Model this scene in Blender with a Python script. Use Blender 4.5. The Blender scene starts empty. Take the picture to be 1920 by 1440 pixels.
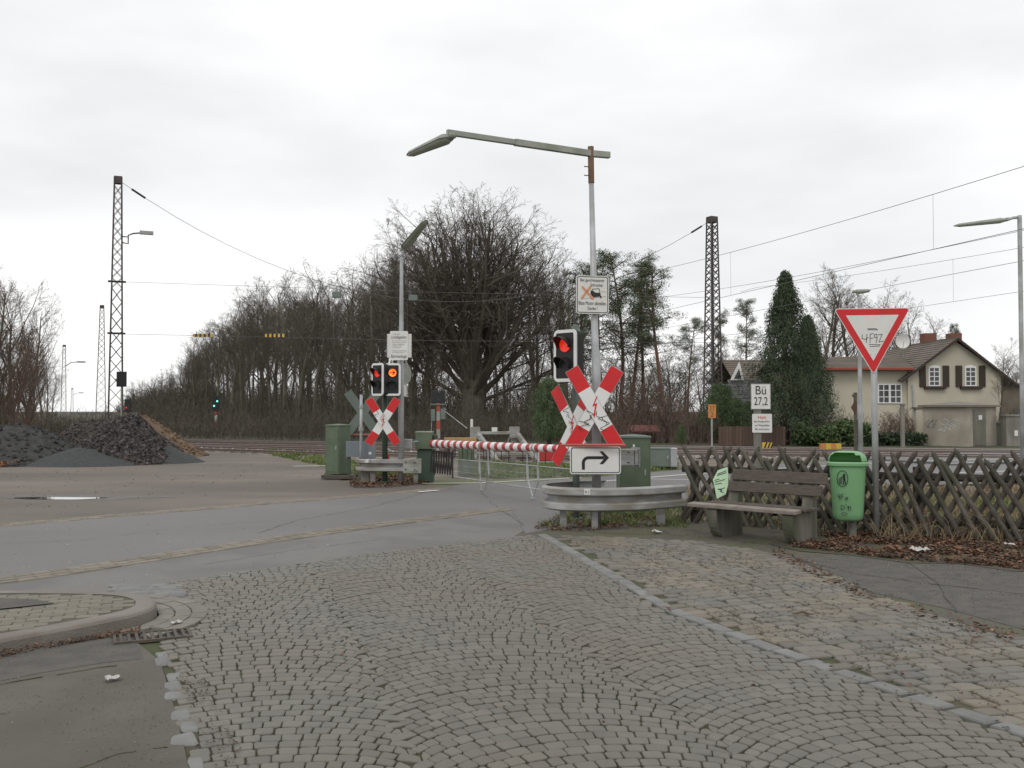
import bpy, math, random
from mathutils import Vector, Matrix, noise
R = math.radians
V = Vector
SC = bpy.context.scene
COL = SC.collection
rnd = random.Random(11)

# ------------------------------------------------------------------ camera, sky, sun
EYE = 1.55; F = 1800.0; PITCH = math.atan(50/1800)
cd = bpy.data.cameras.new('camera'); cam = bpy.data.objects.new('camera', cd); COL.objects.link(cam)
cam.location = (0, 0, EYE); cam.rotation_euler = (R(90)+PITCH, 0, 0)
cd.sensor_width = 36; cd.lens = 36*F/1920; cd.clip_start = 0.05; cd.clip_end = 5000
SC.camera = cam
SUN_EL, SUN_AZ = 48, 205       # the sun stands behind the camera, veiled by cloud
w = bpy.data.worlds.new('World'); SC.world = w; w.use_nodes = True
nt = w.node_tree; nt.nodes.clear()
def N(t, **k):
    n = nt.nodes.new(t)
    for a, b in k.items(): setattr(n, a, b)
    return n
out = N('ShaderNodeOutputWorld'); mixs = N('ShaderNodeMixShader'); b1 = N('ShaderNodeBackground'); b2 = N('ShaderNodeBackground')
sky = N('ShaderNodeTexSky', sky_type='NISHITA', sun_disc=False)
sky.sun_elevation = R(SUN_EL); sky.sun_rotation = R(SUN_AZ)
b1.inputs[1].default_value = 0.1
tc = N('ShaderNodeTexCoord'); mp = N('ShaderNodeMapping'); mp.inputs['Scale'].default_value = (1.0, 1.0, 3.2); mp.inputs['Location'].default_value = (3.3, 1.2, 0.35)
nz = N('ShaderNodeTexNoise'); nz.inputs['Scale'].default_value = 1.7; nz.inputs['Detail'].default_value = 5; nz.inputs['Roughness'].default_value = 0.5
rp = N('ShaderNodeValToRGB')
rp.color_ramp.elements[0].position = 0.33; rp.color_ramp.elements[0].color = (0.86, 0.865, 0.875, 1)
rp.color_ramp.elements[1].position = 0.60; rp.color_ramp.elements[1].color = (1.12, 1.12, 1.11, 1)
e = rp.color_ramp.elements.new(0.46); e.color = (0.99, 0.99, 0.995, 1)
b2.inputs[1].default_value = 1.0
L = nt.links.new
L(tc.outputs['Generated'], mp.inputs[0]); L(mp.outputs[0], nz.inputs[0]); L(nz.outputs[0], rp.inputs[0]); L(rp.outputs[0], b2.inputs[0])
L(sky.outputs[0], b1.inputs[0]); L(b1.outputs[0], mixs.inputs[1]); L(b2.outputs[0], mixs.inputs[2]); mixs.inputs[0].default_value = 0.96
L(mixs.outputs[0], out.inputs[0])
sd = bpy.data.lights.new('sun', 'SUN'); so = bpy.data.objects.new('sun', sd); COL.objects.link(so)
sd.energy = 0.75; sd.angle = R(25); sd.color = (1, 0.97, 0.93)
sdir = V((math.sin(R(SUN_AZ))*math.cos(R(SUN_EL)), math.cos(R(SUN_AZ))*math.cos(R(SUN_EL)), math.sin(R(SUN_EL))))
so.rotation_euler = sdir.to_track_quat('Z', 'Y').to_euler()
SC.view_settings.view_transform = 'Standard'; SC.view_settings.look = 'None'; SC.view_settings.gamma = 1
SC.view_settings.use_curve_mapping = False; SC.view_settings.exposure = 0.0

# ------------------------------------------------------------------ placing helpers
ca, sa = math.cos(PITCH), math.sin(PITCH)
def ray(px, py):
    u, v = (px-960)/F, (720-py)/F
    return V((u, ca - sa*v, sa + ca*v))
def G(px, py, z=0.0):
    d = ray(px, py); t = (z-EYE)/d.z
    return V((d.x*t, d.y*t, z))
def W(px, py, Y):
    d = ray(px, py); t = Y/d.y
    return V((d.x*t, Y, EYE + d.z*t))
def GP(pts, z=0.0): return [(G(x, y, z).x, G(x, y, z).y) for x, y in pts]

# ------------------------------------------------------------------ materials
MATS = {}
def mat(name, col, rough=0.7, col2=None, scale=4.0, bump=0.0, bscale=None, metal=0.0, island=None, detail=4.0,
        streak=None, emit=None, estr=1.0, spec=0.5, lo=0.35, hi=0.65, col3=None, scale3=0.6, bdist=0.02):
    if name in MATS: return MATS[name]
    m = bpy.data.materials.new(name); m.use_nodes = True; t = m.node_tree; t.nodes.clear()
    def n(ty, **k):
        q = t.nodes.new(ty)
        for a, b in k.items(): setattr(q, a, b)
        return q
    l = t.links.new
    o = n('ShaderNodeOutputMaterial'); p = n('ShaderNodeBsdfPrincipled'); l(p.outputs[0], o.inputs[0])
    p.inputs['Base Color'].default_value = (*col, 1); p.inputs['Roughness'].default_value = rough
    p.inputs['Metallic'].default_value = metal; p.inputs['Specular IOR Level'].default_value = spec
    g = n('ShaderNodeNewGeometry'); pos = g.outputs['Position']
    if streak:
        mpn = n('ShaderNodeMapping'); mpn.inputs['Scale'].default_value = streak; l(pos, mpn.inputs[0]); pos = mpn.outputs[0]
    cur = None
    def mixc(fac, a, b):
        q = n('ShaderNodeMix', data_type='RGBA'); l(fac, q.inputs[0])
        for s, x in ((6, a), (7, b)):
            if isinstance(x, tuple): q.inputs[s].default_value = (*x, 1)
            else: l(x, q.inputs[s])
        return q.outputs[2]
    def nfac(sc_, a, b, dt=detail):
        q = n('ShaderNodeTexNoise'); q.inputs['Scale'].default_value = sc_; q.inputs['Detail'].default_value = dt; l(pos, q.inputs[0])
        mr = n('ShaderNodeMapRange'); mr.inputs[1].default_value = a; mr.inputs[2].default_value = b; l(q.outputs[0], mr.inputs[0])
        return mr.outputs[0]
    cur = col
    if col2: cur = mixc(nfac(scale, lo, hi), col, col2)
    if col3: cur = mixc(nfac(scale3, 0.42, 0.62), cur, col3)
    if island:
        mr = n('ShaderNodeMapRange'); mr.inputs[3].default_value = 1-island; mr.inputs[4].default_value = 1+island
        l(g.outputs['Random Per Island'], mr.inputs[0])
        hs = n('ShaderNodeHueSaturation'); l(mr.outputs[0], hs.inputs['Value'])
        if isinstance(cur, tuple): hs.inputs['Color'].default_value = (*cur, 1)
        else: l(cur, hs.inputs['Color'])
        cur = hs.outputs[0]
    if not isinstance(cur, tuple): l(cur, p.inputs['Base Color'])
    if bump:
        q = n('ShaderNodeTexNoise'); q.inputs['Scale'].default_value = bscale or scale*3; q.inputs['Detail'].default_value = 5; l(pos, q.inputs[0])
        bp = n('ShaderNodeBump'); bp.inputs['Strength'].default_value = bump; bp.inputs['Distance'].default_value = bdist
        l(q.outputs[0], bp.inputs['Height']); l(bp.outputs[0], p.inputs['Normal'])
    if emit:
        p.inputs['Emission Color'].default_value = (*emit, 1); p.inputs['Emission Strength'].default_value = estr
    MATS[name] = m
    return m

M_ground = mat('ground_earth', (.13,.105,.08), .95, (.19,.16,.13), 1.3, .5, 30, col3=(.10,.12,.045), scale3=.22)
M_yard = mat('yard_tarmac', (.135,.113,.092), .8, (.17,.146,.12), .8, .35, 60, col3=(.11,.093,.077), scale3=.35, streak=(.35,1,1))
M_road = mat('road_asphalt', (.128,.124,.119), .62, (.162,.157,.15), .6, .35, 140, col3=(.118,.115,.110), scale3=90, streak=(.35,1,1), bdist=.006)
M_old = mat('old_asphalt', (.14,.135,.127), .75, (.18,.173,.16), 60, .35, 120, col3=(.13,.126,.118), scale3=1.2, bdist=.006)
M_pave = mat('pavement_asphalt', (.070,.064,.052), .88, (.11,.10,.083), 3.2, .5, 90, col3=(.085,.085,.048), scale3=1.6, bdist=.008)
M_patch = mat('asphalt_patch', (.072,.068,.060), .88, (.10,.093,.08), 6, .4, 120, bdist=.006)
M_corner = mat('corner_asphalt', (.095,.086,.072), .88, (.12,.11,.092), 1.6, .5, 80, col3=(.08,.075,.06), scale3=.9, bdist=.008)
M_joint = mat('moss_joint', (.075,.072,.040), .95, (.09,.08,.055), 5, .5, 60, col3=(.05,.065,.02), scale3=1.1)
M_cob = mat('cobble_basalt', (.112,.108,.089), .55, (.134,.128,.106), 6, .35, 90, island=.12, col3=(.128,.112,.086), scale3=.45, bdist=.006)
M_cob2 = mat('cobble_sandstone', (.138,.120,.090), .62, (.165,.143,.107), 4, .4, 60, island=.18, col3=(.130,.124,.108), scale3=1.1, bdist=.008)
M_edge = mat('edge_stone', (.15,.152,.146), .7, (.19,.188,.178), 7, .5, 60, island=.15, bdist=.008)
M_sett = mat('sett_strip', (.17,.15,.118), .75, (.20,.175,.14), 5, .3, 80, island=.18)
M_kerb = mat('kerb_concrete', (.16,.14,.118), .85, (.22,.20,.175), 3, .4, 60, col3=(.17,.15,.13), scale3=1.5)
M_slab = mat('gutter_slab', (.165,.152,.13), .8, (.20,.185,.16), 5, .3, 60, island=.12)
M_brick = mat('paving_brick', (.155,.142,.112), .85, (.18,.165,.13), 4, .3, 80, island=.12)
M_ballast = mat('ballast', (.17,.14,.12), .95, (.30,.27,.25), 9, .8, 25, bdist=.05)
M_white = mat('white_paint', (.74,.74,.72), .5, (.68,.68,.66), 3)
M_signw = mat('sign_white', (.70,.70,.69), .45, (.63,.63,.61), 4, col3=(.66,.65,.6), scale3=9)
M_red = mat('sign_red', (.62,.012,.015), .45, (.55,.012,.015), 4)
M_black = mat('sign_black', (.012,.012,.013), .5)
M_marker = mat('marker_ink', (.05,.05,.055), .6)
M_galv = mat('galvanised_steel', (.34,.35,.36), .5, (.45,.46,.47), 5, .1, 30, metal=.25, col3=(.30,.30,.29), scale3=1.6)
M_galvw = mat('weathered_galvanised_rail', (.27,.275,.275), .6, (.40,.40,.385), 3, .1, 40, metal=.15, col3=(.22,.205,.175), scale3=2.2, streak=(1,1,3))
M_rust = mat('rusty_steel', (.12,.07,.045), .8, (.20,.12,.07), 7, .3, 40)
M_mast = mat('mast_brown_steel', (.055,.048,.048), .8, (.085,.07,.066), 5, .2)
M_green = mat('green_cabinet_paint', (.098,.135,.082), .65, (.082,.115,.070), 1.5, .05, col3=(.115,.15,.098), scale3=4)
M_greend = mat('dark_green_paint', (.042,.07,.048), .6, (.052,.082,.056), 2)
M_greyg = mat('grey_green_paint', (.12,.15,.13), .65, (.15,.18,.155), 3)
M_bluegrey = mat('blue_grey_panel', (.155,.18,.20), .55, (.19,.215,.235), 2)
M_dark = mat('dark_rubber', (.015,.015,.016), .6)
M_conc = mat('concrete', (.20,.19,.165), .9, (.28,.265,.235), 3, .4, 40, col3=(.13,.13,.105), scale3=1.3, streak=(1,1,.3))
M_concd = mat('stained_concrete', (.10,.095,.08), .92, (.19,.18,.15), 9, .5, 50, col3=(.075,.08,.05), scale3=2.5, streak=(1,1,.12))
M_wood = mat('weathered_wood', (.075,.062,.05), .85, (.125,.108,.09), 12, .5, 60, island=.35, col3=(.065,.066,.046), scale3=2)
M_bench = mat('bench_plank', (.075,.062,.05), .8, (.11,.092,.074), 9, .4, 50, streak=(1,1,6))
M_seat = mat('pale_seat_plank', (.19,.16,.135), .75, (.25,.22,.19), 9, .4, 50)  # front seat plank, paler than the other bench planks
M_bin = mat('bin_plastic', (.17,.36,.17), .45, (.19,.38,.19), 3)
M_binin = mat('bin_inside_lit_through', (.22,.62,.10), .6)  # brighter green carries the daylight passing through the plastic
M_poster = mat('poster_green', (.50,.72,.47), .7, (.56,.78,.52), 5)
M_orange = mat('orange_marker', (.55,.22,.05), .6, (.45,.18,.06), 12)
M_yellow = mat('yellow_marker', (.62,.42,.04), .6, (.5,.35,.05), 9)
M_plank = mat('yellow_plank', (.42,.26,.10), .75, (.36,.22,.09), 5)
M_bark = mat('bark_grey_brown', (.105,.095,.075), .95, (.155,.14,.115), 2.5, .5, 20, col3=(.09,.095,.055), scale3=.35)
M_barkd = mat('bark_dark', (.065,.057,.045), .95, (.095,.085,.066), 2.5, .4, 20)
M_twig = mat('twig', (.072,.061,.046), .95, (.11,.095,.073), .5)
M_twigr = mat('twig_reddish', (.10,.064,.048), .95, (.14,.10,.078), .8)
M_pbark = mat('pine_bark', (.17,.09,.06), .9, (.12,.08,.06), 2, .3, 15)
M_pine = mat('pine_needles', (.05,.075,.03), .8, (.075,.095,.045), .9, island=.35)
M_thuja = mat('conifer_foliage', (.030,.050,.022), .8, (.045,.066,.028), .7, island=.4)
M_ivy = mat('evergreen_leaf', (.05,.085,.028), .6, (.075,.115,.04), 1, island=.4)
M_leafb = mat('fallen_leaf', (.115,.055,.033), .9, (.19,.10,.058), 9, island=.6, col3=(.09,.06,.04), scale3=2.5)
M_grass = mat('grass', (.10,.155,.035), .85, (.15,.17,.06), 2, island=.35)
M_dry = mat('dry_grass', (.24,.18,.10), .9, (.16,.12,.075), 3, island=.35)
M_soil = mat('dark_soil', (.042,.034,.028), .95, (.065,.053,.044), 2, .8, 12, bdist=.08)
M_chunk = mat('soil_chunk', (.027,.023,.021), .9, (.075,.066,.062), 9, island=.8)
M_gravel = mat('grey_gravel', (.036,.04,.041), .95, (.058,.062,.062), 12, .7, 60)
M_clay = mat('clay_spoil', (.125,.082,.05), .95, (.165,.115,.075), 4, .8, 15, bdist=.08)
M_heapblack = mat('black_heap', (.035,.035,.036), .95, (.06,.058,.055), 6, .8, 20, bdist=.06)
M_water = mat('puddle_water', (.03,.028,.025), .02, spec=.8)
M_render = mat('cream_render', (.50,.465,.365), .9, (.54,.50,.395), 1.2, .1, 20, col3=(.45,.42,.335), scale3=.45)
M_tile = mat('roof_tile_brown', (.14,.115,.095), .85, (.175,.145,.12), 5, .5, 12, col3=(.12,.105,.08), scale3=.8)
M_tileg = mat('roof_tile_grey', (.085,.085,.085), .85, (.11,.11,.11), 5, .4, 12)
M_gutter = mat('red_brown_gutter', (.30,.06,.035), .6)
M_verge = mat('dark_timber', (.045,.03,.025), .8)
M_shut = mat('dark_shutter', (.045,.022,.016), .7, (.03,.03,.018), 30)
M_wframe = mat('white_window_frame', (.75,.75,.74), .5)
M_glass = mat('window_glass', (.03,.032,.035), .08, spec=.8)
M_chim = mat('chimney_brick', (.17,.075,.05), .85, (.18,.07,.05), 20)
M_shed = mat('shed_render', (.37,.335,.27), .9, (.41,.375,.305), 1.5, .15, 30, col3=(.29,.26,.215), scale3=.8)
M_shedd = mat('shed_dark', (.17,.15,.12), .85, (.20,.18,.15), 3)
M_door = mat('grey_door', (.13,.13,.105), .6, (.17,.17,.13), 2)
M_wire = mat('wire', (.12,.12,.125), .6)
M_lamp = mat('lamp_housing', (.27,.285,.25), .5, (.33,.34,.30), 4, col3=(.22,.235,.19), scale3=3)
M_lens = mat('lamp_lens', (.30,.32,.28), .35, (.24,.27,.2), 5)
M_lred = mat('red_lamp_lit', (.6,.02,.01), .3, emit=(1,.03,.01), estr=.5)
M_lor = mat('orange_lamp_lit', (.9,.3,.05), .3, emit=(1,.16,.02), estr=1.7)
M_lgrn = mat('green_lamp_lit', (.1,.6,.4), .3, emit=(.25,1,.75), estr=1.3)
M_rail = mat('rail_steel', (.13,.09,.075), .6, (.17,.12,.10), 8, metal=.3)
M_railtop = mat('rail_head', (.50,.50,.51), .28, metal=.8)
M_sleeper = mat('sleeper', (.10,.085,.07), .9, (.16,.145,.125), 5)
M_redbr = mat('faded_red', (.35,.06,.04), .7)
M_litter = mat('paper_litter', (.50,.50,.48), .8, (.38,.37,.34), 30)
M_spray = mat('spray_paint', (.55,.56,.56), .7)

# ------------------------------------------------------------------ mesh builder
class MB:
    def __init__(s): s.v = []; s.f = []; s.m = []
    def add(s, vs, fs, mi=0):
        b = len(s.v); s.v.extend([tuple(x) for x in vs])
        for f in fs: s.f.append(tuple(b+i for i in f)); s.m.append(mi)
    def box(s, c, d, M=None, mi=0, taper=1.0):
        x, y, z = d[0]/2, d[1]/2, d[2]/2
        vs = [V((sx*x*(taper if sz > 0 else 1), sy*y*(taper if sz > 0 else 1), sz*z)) for sz in (-1, 1) for sy in (-1, 1) for sx in (-1, 1)]
        if M is not None: vs = [M @ q for q in vs]
        vs = [q+V(c) for q in vs]
        s.add(vs, [(0,2,3,1),(4,5,7,6),(0,1,5,4),(2,6,7,3),(0,4,6,2),(1,3,7,5)], mi)
    def bar(s, a, b, wx, wz=None, mi=0, up=None):
        a, b = V(a), V(b); d = b-a; wz = wz or wx
        q = d.to_track_quat('Y', 'Z' if up is None else up).to_matrix()
        s.box((a+b)/2, (wx, d.length, wz), q, mi)
    def cyl(s, a, b, r0, r1=None, n=12, mi=0, caps=True):
        s.tube([a, b], [r0, r0 if r1 is None else r1], n, mi, caps)
    def tube(s, pts, r, n=8, mi=0, caps=True):
        pts = [V(p) for p in pts]
        if not isinstance(r, (list, tuple)): r = [r]*len(pts)
        b = len(s.v); k = len(pts); ref = None
        for i, p in enumerate(pts):
            d = (pts[min(i+1, k-1)]-pts[max(i-1, 0)])
            if d.length < 1e-9: d = V((0,0,1))
            d.normalize()
            if ref is None: ref = V((1,0,0)) if abs(d.x) < .8 else V((0,1,0))
            u = d.cross(ref); u.normalize(); q = u.cross(d); ref = q
            for j in range(n):
                t = 2*math.pi*(j+.5)/n
                c = p + (u*math.cos(t)+q*math.sin(t))*r[i]; s.v.append((c.x, c.y, c.z))
        for i in range(k-1):
            for j in range(n):
                j2 = (j+1) % n
                s.f.append((b+i*n+j, b+i*n+j2, b+(i+1)*n+j2, b+(i+1)*n+j)); s.m.append(mi)
        if caps:
            s.f.append(tuple(b+j for j in reversed(range(n)))); s.m.append(mi)
            s.f.append(tuple(b+(k-1)*n+j for j in range(n))); s.m.append(mi)
    def prism(s, poly, y0, y1, mi=0):            # outline in local XZ, extruded along Y
        n = len(poly)
        vs = [(x, y0, z) for x, z in poly]+[(x, y1, z) for x, z in poly]
        s.add(vs, [tuple(range(n)), tuple(reversed(range(n, 2*n)))]+[(i, i+n, (i+1) % n+n, (i+1) % n) for i in range(n)], mi)
    def sheet(s, poly, z, mi=0, z0=None):
        n = len(poly)
        if z0 is None: s.add([(x, y, z) for x, y in poly], [tuple(range(n))], mi)
        else:
            vs = [(x, y, z) for x, y in poly]+[(x, y, z0) for x, y in poly]
            s.add(vs, [tuple(range(n)), tuple(reversed(range(n, 2*n)))]+[(i, i+n, (i+1) % n+n, (i+1) % n) for i in range(n)], mi)
    def build(s, name, mats, parent=None, smooth=False, bevel=0, loc=None):
        me = bpy.data.meshes.new(name); me.from_pydata(s.v, [], s.f)
        if not isinstance(mats, (list, tuple)): mats = [mats]
        for m in mats: me.materials.append(m)
        if len(mats) > 1: me.polygons.foreach_set('material_index', s.m)
        if smooth: me.polygons.foreach_set('use_smooth', [True]*len(s.f))
        me.update()
        o = bpy.data.objects.new(name, me); COL.objects.link(o)
        if parent is not None: o.parent = parent
        if loc is not None: o.location = loc
        if bevel:
            b = o.modifiers.new('bevel', 'BEVEL'); b.width = bevel; b.segments = 2; b.limit_method = 'ANGLE'
        return o
def tag(o, label=None, cat=None, group=None, kind=None):
    if label: o['label'] = label
    if cat: o['category'] = cat
    if group: o['group'] = group
    if kind: o['kind'] = kind
    return o
def thing(name, label, cat, loc=(0,0,0), rz=0, group=None):
    o = bpy.data.objects.new(name, None); COL.objects.link(o); o.empty_display_size = .3
    o.location = loc; o.rotation_euler = (0, 0, R(rz)); return tag(o, label, cat, group)
def struct(o): o['kind'] = 'structure'; return o
def fix_normals(o):
    import bmesh
    bm = bmesh.new(); bm.from_mesh(o.data); bmesh.ops.recalc_face_normals(bm, faces=bm.faces); bm.to_mesh(o.data); bm.free(); return o
def rrect(w, h, r, n=5, cx=0, cz=0):
    p = []
    for sx, sz, a0 in ((1,1,0),(-1,1,90),(-1,-1,180),(1,-1,270)):
        for i in range(n+1):
            a = R(a0+90*i/n); p.append((cx+sx*(w/2-r)+r*math.cos(a), cz+sz*(h/2-r)+r*math.sin(a)))
    return p
def lettering(items, m, parent, name='lettering', y=-.004, thick=.0015):
    """items: (text, cx, cz, width, height) fitted into their box, facing -Y"""
    o_last = None
    for text, cx, cz, w_, h_ in items:
        mb = MB(); c = bpy.data.curves.new('t', 'FONT'); c.body = text; c.size = 1; c.extrude = 0
        o = bpy.data.objects.new('t', c); COL.objects.link(o); bpy.context.view_layer.update()
        me = bpy.data.meshes.new_from_object(o)
        xs = [v.co.x for v in me.vertices]; ys = [v.co.y for v in me.vertices]
        x0, x1, y0, y1 = min(xs), max(xs), min(ys), max(ys)
        kx = w_/(x1-x0); kz = h_/(y1-y0)
        vs = [(cx+(v.co.x-(x0+x1)/2)*kx, y, cz+(v.co.y-(y0+y1)/2)*kz) for v in me.vertices]
        mb.add(vs, [tuple(p.vertices) for p in me.polygons])
        bpy.data.objects.remove(o); bpy.data.meshes.remove(me); bpy.data.curves.remove(c)
        o_last = mb.build(name, m, parent)
    return o_last
def strokes(mb, lines, wd, y=-.005, mi=0):
    for ln in lines:
        n = len(ln)
        for i in range(n-1):
            a = V(ln[i]); b = V(ln[i+1]); d = b-a
            if d.length < 1e-6: continue
            d.normalize(); q = V((-d.y, d.x))*wd/2; a2 = a-d*wd*.3; b2 = b+d*wd*.3
            mb.add([(a2.x+q.x, y, a2.y+q.y), (a2.x-q.x, y, a2.y-q.y), (b2.x-q.x, y, b2.y-q.y), (b2.x+q.x, y, b2.y+q.y)], [(0,1,2,3)], mi)
def squig(r, cx, cz, w_, h_, n=10):
    pts = []
    for i in range(n):
        pts.append((cx+w_*(r.random()-.5), cz+h_*(.5-(i+.5)/n)+h_*.12*(r.random()-.5)))
    out_ = []
    for i in range(len(pts)-1):                   # round the corners
        a, b = pts[i], pts[i+1]; c = pts[min(i+2, len(pts)-1)]; z = pts[max(i-1, 0)]
        for k in range(5):
            t = k/5
            f = lambda q: .5*((2*a[q])+(-z[q]+b[q])*t+(2*z[q]-5*a[q]+4*b[q]-c[q])*t*t+(-z[q]+3*a[q]-3*b[q]+c[q])*t**3)
            out_.append((f(0), f(1)))
    return out_
def inside(p, poly):
    x, y = p[0], p[1]; c = False; n = len(poly); j = n-1
    for i in range(n):
        if (poly[i][1] > y) != (poly[j][1] > y) and x < (poly[j][0]-poly[i][0])*(y-poly[i][1])/(poly[j][1]-poly[i][1])+poly[i][0]: c = not c
        j = i
    return c
def resample(pts, step):
    pts = [V((p[0], p[1])) for p in pts]; out_ = [pts[0].copy()]; acc = 0
    for a, b in zip(pts, pts[1:]):
        L_ = (b-a).length; t = step-acc
        while t <= L_: out_.append(a+(b-a)*(t/L_)); t += step
        acc = L_-(t-step)
    return out_
def smoothp(pts, it=3):
    pts = [V((p[0], p[1])) for p in pts]
    for _ in range(it):
        q = [pts[0]]
        for a, b in zip(pts, pts[1:]): q += [a*.75+b*.25, a*.25+b*.75]
        q.append(pts[-1]); pts = q
    return pts
def offset(pts, d):
    out_ = []
    for i, p in enumerate(pts):
        t = pts[min(i+1, len(pts)-1)]-pts[max(i-1, 0)]; t.normalize(); out_.append(p+V((-t.y, t.x))*d)
    return out_

# ------------------------------------------------------------------ the ground and its surfaces
g = MB(); g.sheet([(-900,-40),(900,-40),(900,1600),(-900,1600)], -.03); struct(g.build('ground', M_ground))
far_edge = [(-260,1012),(0,985),(240,965),(450,948),(700,928),(820,917)]
near_edge = [(-260,1112),(0,1090),(200,1060),(400,1028),(560,1005),(700,985),(830,969),(960,953)]
cob_edge = [(190,1112),(300,1094),(500,1066),(700,1037),(850,1020),(1000,1003)]
g = MB(); g.sheet(GP([(-400,1030)]+far_edge+[(820,914),(780,905),(640,900),(620,880),(480,848),(300,842),(-600,845)]), -.016)
struct(g.build('yard', M_yard))
road_far = [(820,917),(865,908),(1000,903),(1100,896),(1270,881),(1500,868),(1640,860)]
road_near = [(1980,905),(1700,910),(1500,918),(1300,930),(1250,950),(1120,978),(1030,993),(985,1000)]
g = MB()
pr = GP(far_edge+road_far+[(1990,849)]+road_near+[(960,953)]+list(reversed(near_edge))[1:], 0)
g.sheet(pr, 0.0); struct(g.build('road', M_road))
g = MB(); g.sheet(GP(near_edge+[(985,1000)]+list(reversed(cob_edge))+[(0,1107),(-260,1128)]), -.004)
struct(g.build('old_road', M_old))
# right-hand pavement of patched asphalt, up to the fence
g = MB(); g.sheet(GP([(965,1004),(990,990),(1040,985),(1100,982),(1275,975),(1640,1010),(1990,1020),(1990,1215),(1900,1202),(1775,1170),(1610,1121),(1540,1085),(1470,1048),(1300,1022),(1150,1013),(1020,1010)]), -.002)
struct(g.build('pavement', M_pave))
g = MB(); g.sheet(GP([(1560,1085),(1640,1062),(1760,1052),(1900,1070),(1990,1090),(1990,1195),(1900,1175),(1770,1140),(1640,1112)]), .0005); struct(g.build('pavement_patch', M_patch))
g = MB(); g.sheet(GP([(1480,1040),(1600,1040),(1700,1055),(1640,1090),(1570,1082)]), .0002); struct(g.build('pavement_patch', M_patch))
# bottom-left corner asphalt
g = MB(); g.sheet(GP([(-500,1300),(-200,1245),(0,1222),(120,1205),(235,1188),(270,1215),(300,1240),(322,1310),(345,1400),(370,1520),(-500,1520)]), .002)
struct(g.build('corner_pavement', M_corner))
g = MB(); g.sheet(GP([(-300,1310),(-100,1285),(0,1278),(80,1262),(200,1243),(268,1236),(262,1215),(236,1192),(120,1209),(0,1226),(-200,1250)]), .0035)
struct(g.build('corner_pavement_patch', M_patch))
# bedding under the cobbles
cobA = GP([(190,1112),(300,1094),(500,1066),(700,1037),(850,1020),(1000,1003),(1028,1010),(1120,1068),(1250,1148),(1400,1206),(1560,1262),(1920,1385),(2100,1450),(2100,1640),(330,1640),(372,1440),(345,1330),(318,1240),(290,1215),(330,1195),(368,1170),(360,1140),(300,1118)])
cobB = GP([(1040,1004),(1150,1007),(1300,1015),(1480,1041),(1545,1077),(1620,1113),(1780,1162),(1900,1194),(2100,1240),(2100,1430),(1935,1372),(1575,1252),(1415,1196),(1265,1138),(1135,1060)])
g = MB(); g.sheet(GP([(150,1118),(300,1093),(700,1036),(1000,1002),(1300,1014),(1500,1045),(1620,1112),(1900,1193),(2300,1290),(2300,1900),(100,1900),(330,1400),(290,1230),(230,1190),(300,1150)]), -.010)
struct(g.build('cobble_bed', M_joint))
def stone(mb, c, ux, uy, hx, hy, r, mi=0, z=.004, inset=.012, hgt=.012, jit=.1):
    """one sett: ux, uy unit axes on the ground, half sizes hx, hy"""
    cor = []
    for sx, sy in ((-1,-1),(1,-1),(1,1),(-1,1)):
        cor.append(c+ux*(sx*hx*(1+jit*(r.random()-.5)))+uy*(sy*hy*(1+jit*(r.random()-.5))))
    dz = (r.random()-.5)*.006; tx = (r.random()-.5)*.03; ty = (r.random()-.5)*.03
    vs = [(p.x, p.y, -.02) for p in cor]+[(c.x+(p.x-c.x)*.985, c.y+(p.y-c.y)*.985, z+dz-hgt*.7) for p in cor]
    for p in cor:
        d = p-c; q = c+d*max(.5, (1-inset/max(d.length, .02)*1.0)); vs.append((q.x, q.y, z+dz+(q.x-c.x)*tx+(q.y-c.y)*ty))
    fs = [(8,9,10,11)]+[(i, (i+1) % 4, (i+1) % 4+4, i+4) for i in range(4)]+[(i+4, (i+1) % 4+4, (i+1) % 4+8, i+8) for i in range(4)]
    mb.add(vs, fs, mi)
def quad(mb, cor, r, gap=.006, z=.004, hgt=.012, jit=.004, inset=.010, tilt=.02, mi=0):
    """one sett filling the cell cor (four ground corners), a joint of width 2*gap left round it"""
    c = (cor[0]+cor[1]+cor[2]+cor[3])/4; q = []
    for p in cor:
        d = p-c; L_ = d.length
        if L_ < .015: return
        q.append(c+d*max(.3, 1-gap*1.35/L_)+V((r.uniform(-jit,jit), r.uniform(-jit,jit))))
    dz = r.uniform(-.003,.003); tx, ty = r.uniform(-tilt,tilt), r.uniform(-tilt,tilt); e_ = []
    for i in range(4):                            # knock the corners off: eight-sided outline
        a, p, b = q[i-1], q[i], q[(i+1) % 4]; e_.append(p+(a-p)*.13); e_.append(p+(b-p)*.13)
    vs = [(p.x, p.y, -.02) for p in e_]+[(p.x, p.y, z+dz-hgt*.75) for p in e_]
    for k_, zz in ((inset*.45, hgt*.22), (inset*1.3, 0)):
        for p in e_:
            d = p-c; u = c+d*max(.4, 1-k_/max(d.length,.02)); vs.append((u.x, u.y, z+dz-zz+(u.x-c.x)*tx+(u.y-c.y)*ty))
    fs = [tuple(range(24,32))]
    for lv in range(3): fs += [(lv*8+i, lv*8+(i+1) % 8, lv*8+8+(i+1) % 8, lv*8+8+i) for i in range(8)]
    mb.add(vs, fs, mi)
AX = V((-.275, .9614)); LX = V((.9614, .275))
mb = MB(); rc = random.Random(5)
ORG = V((.62, 3.2)); PER = 1.42; SAG = .31; PT = .094; hw = PER/2
Rad = (hw*hw+SAG*SAG)/(2*SAG); amax = math.asin(hw/Rad)
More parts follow.
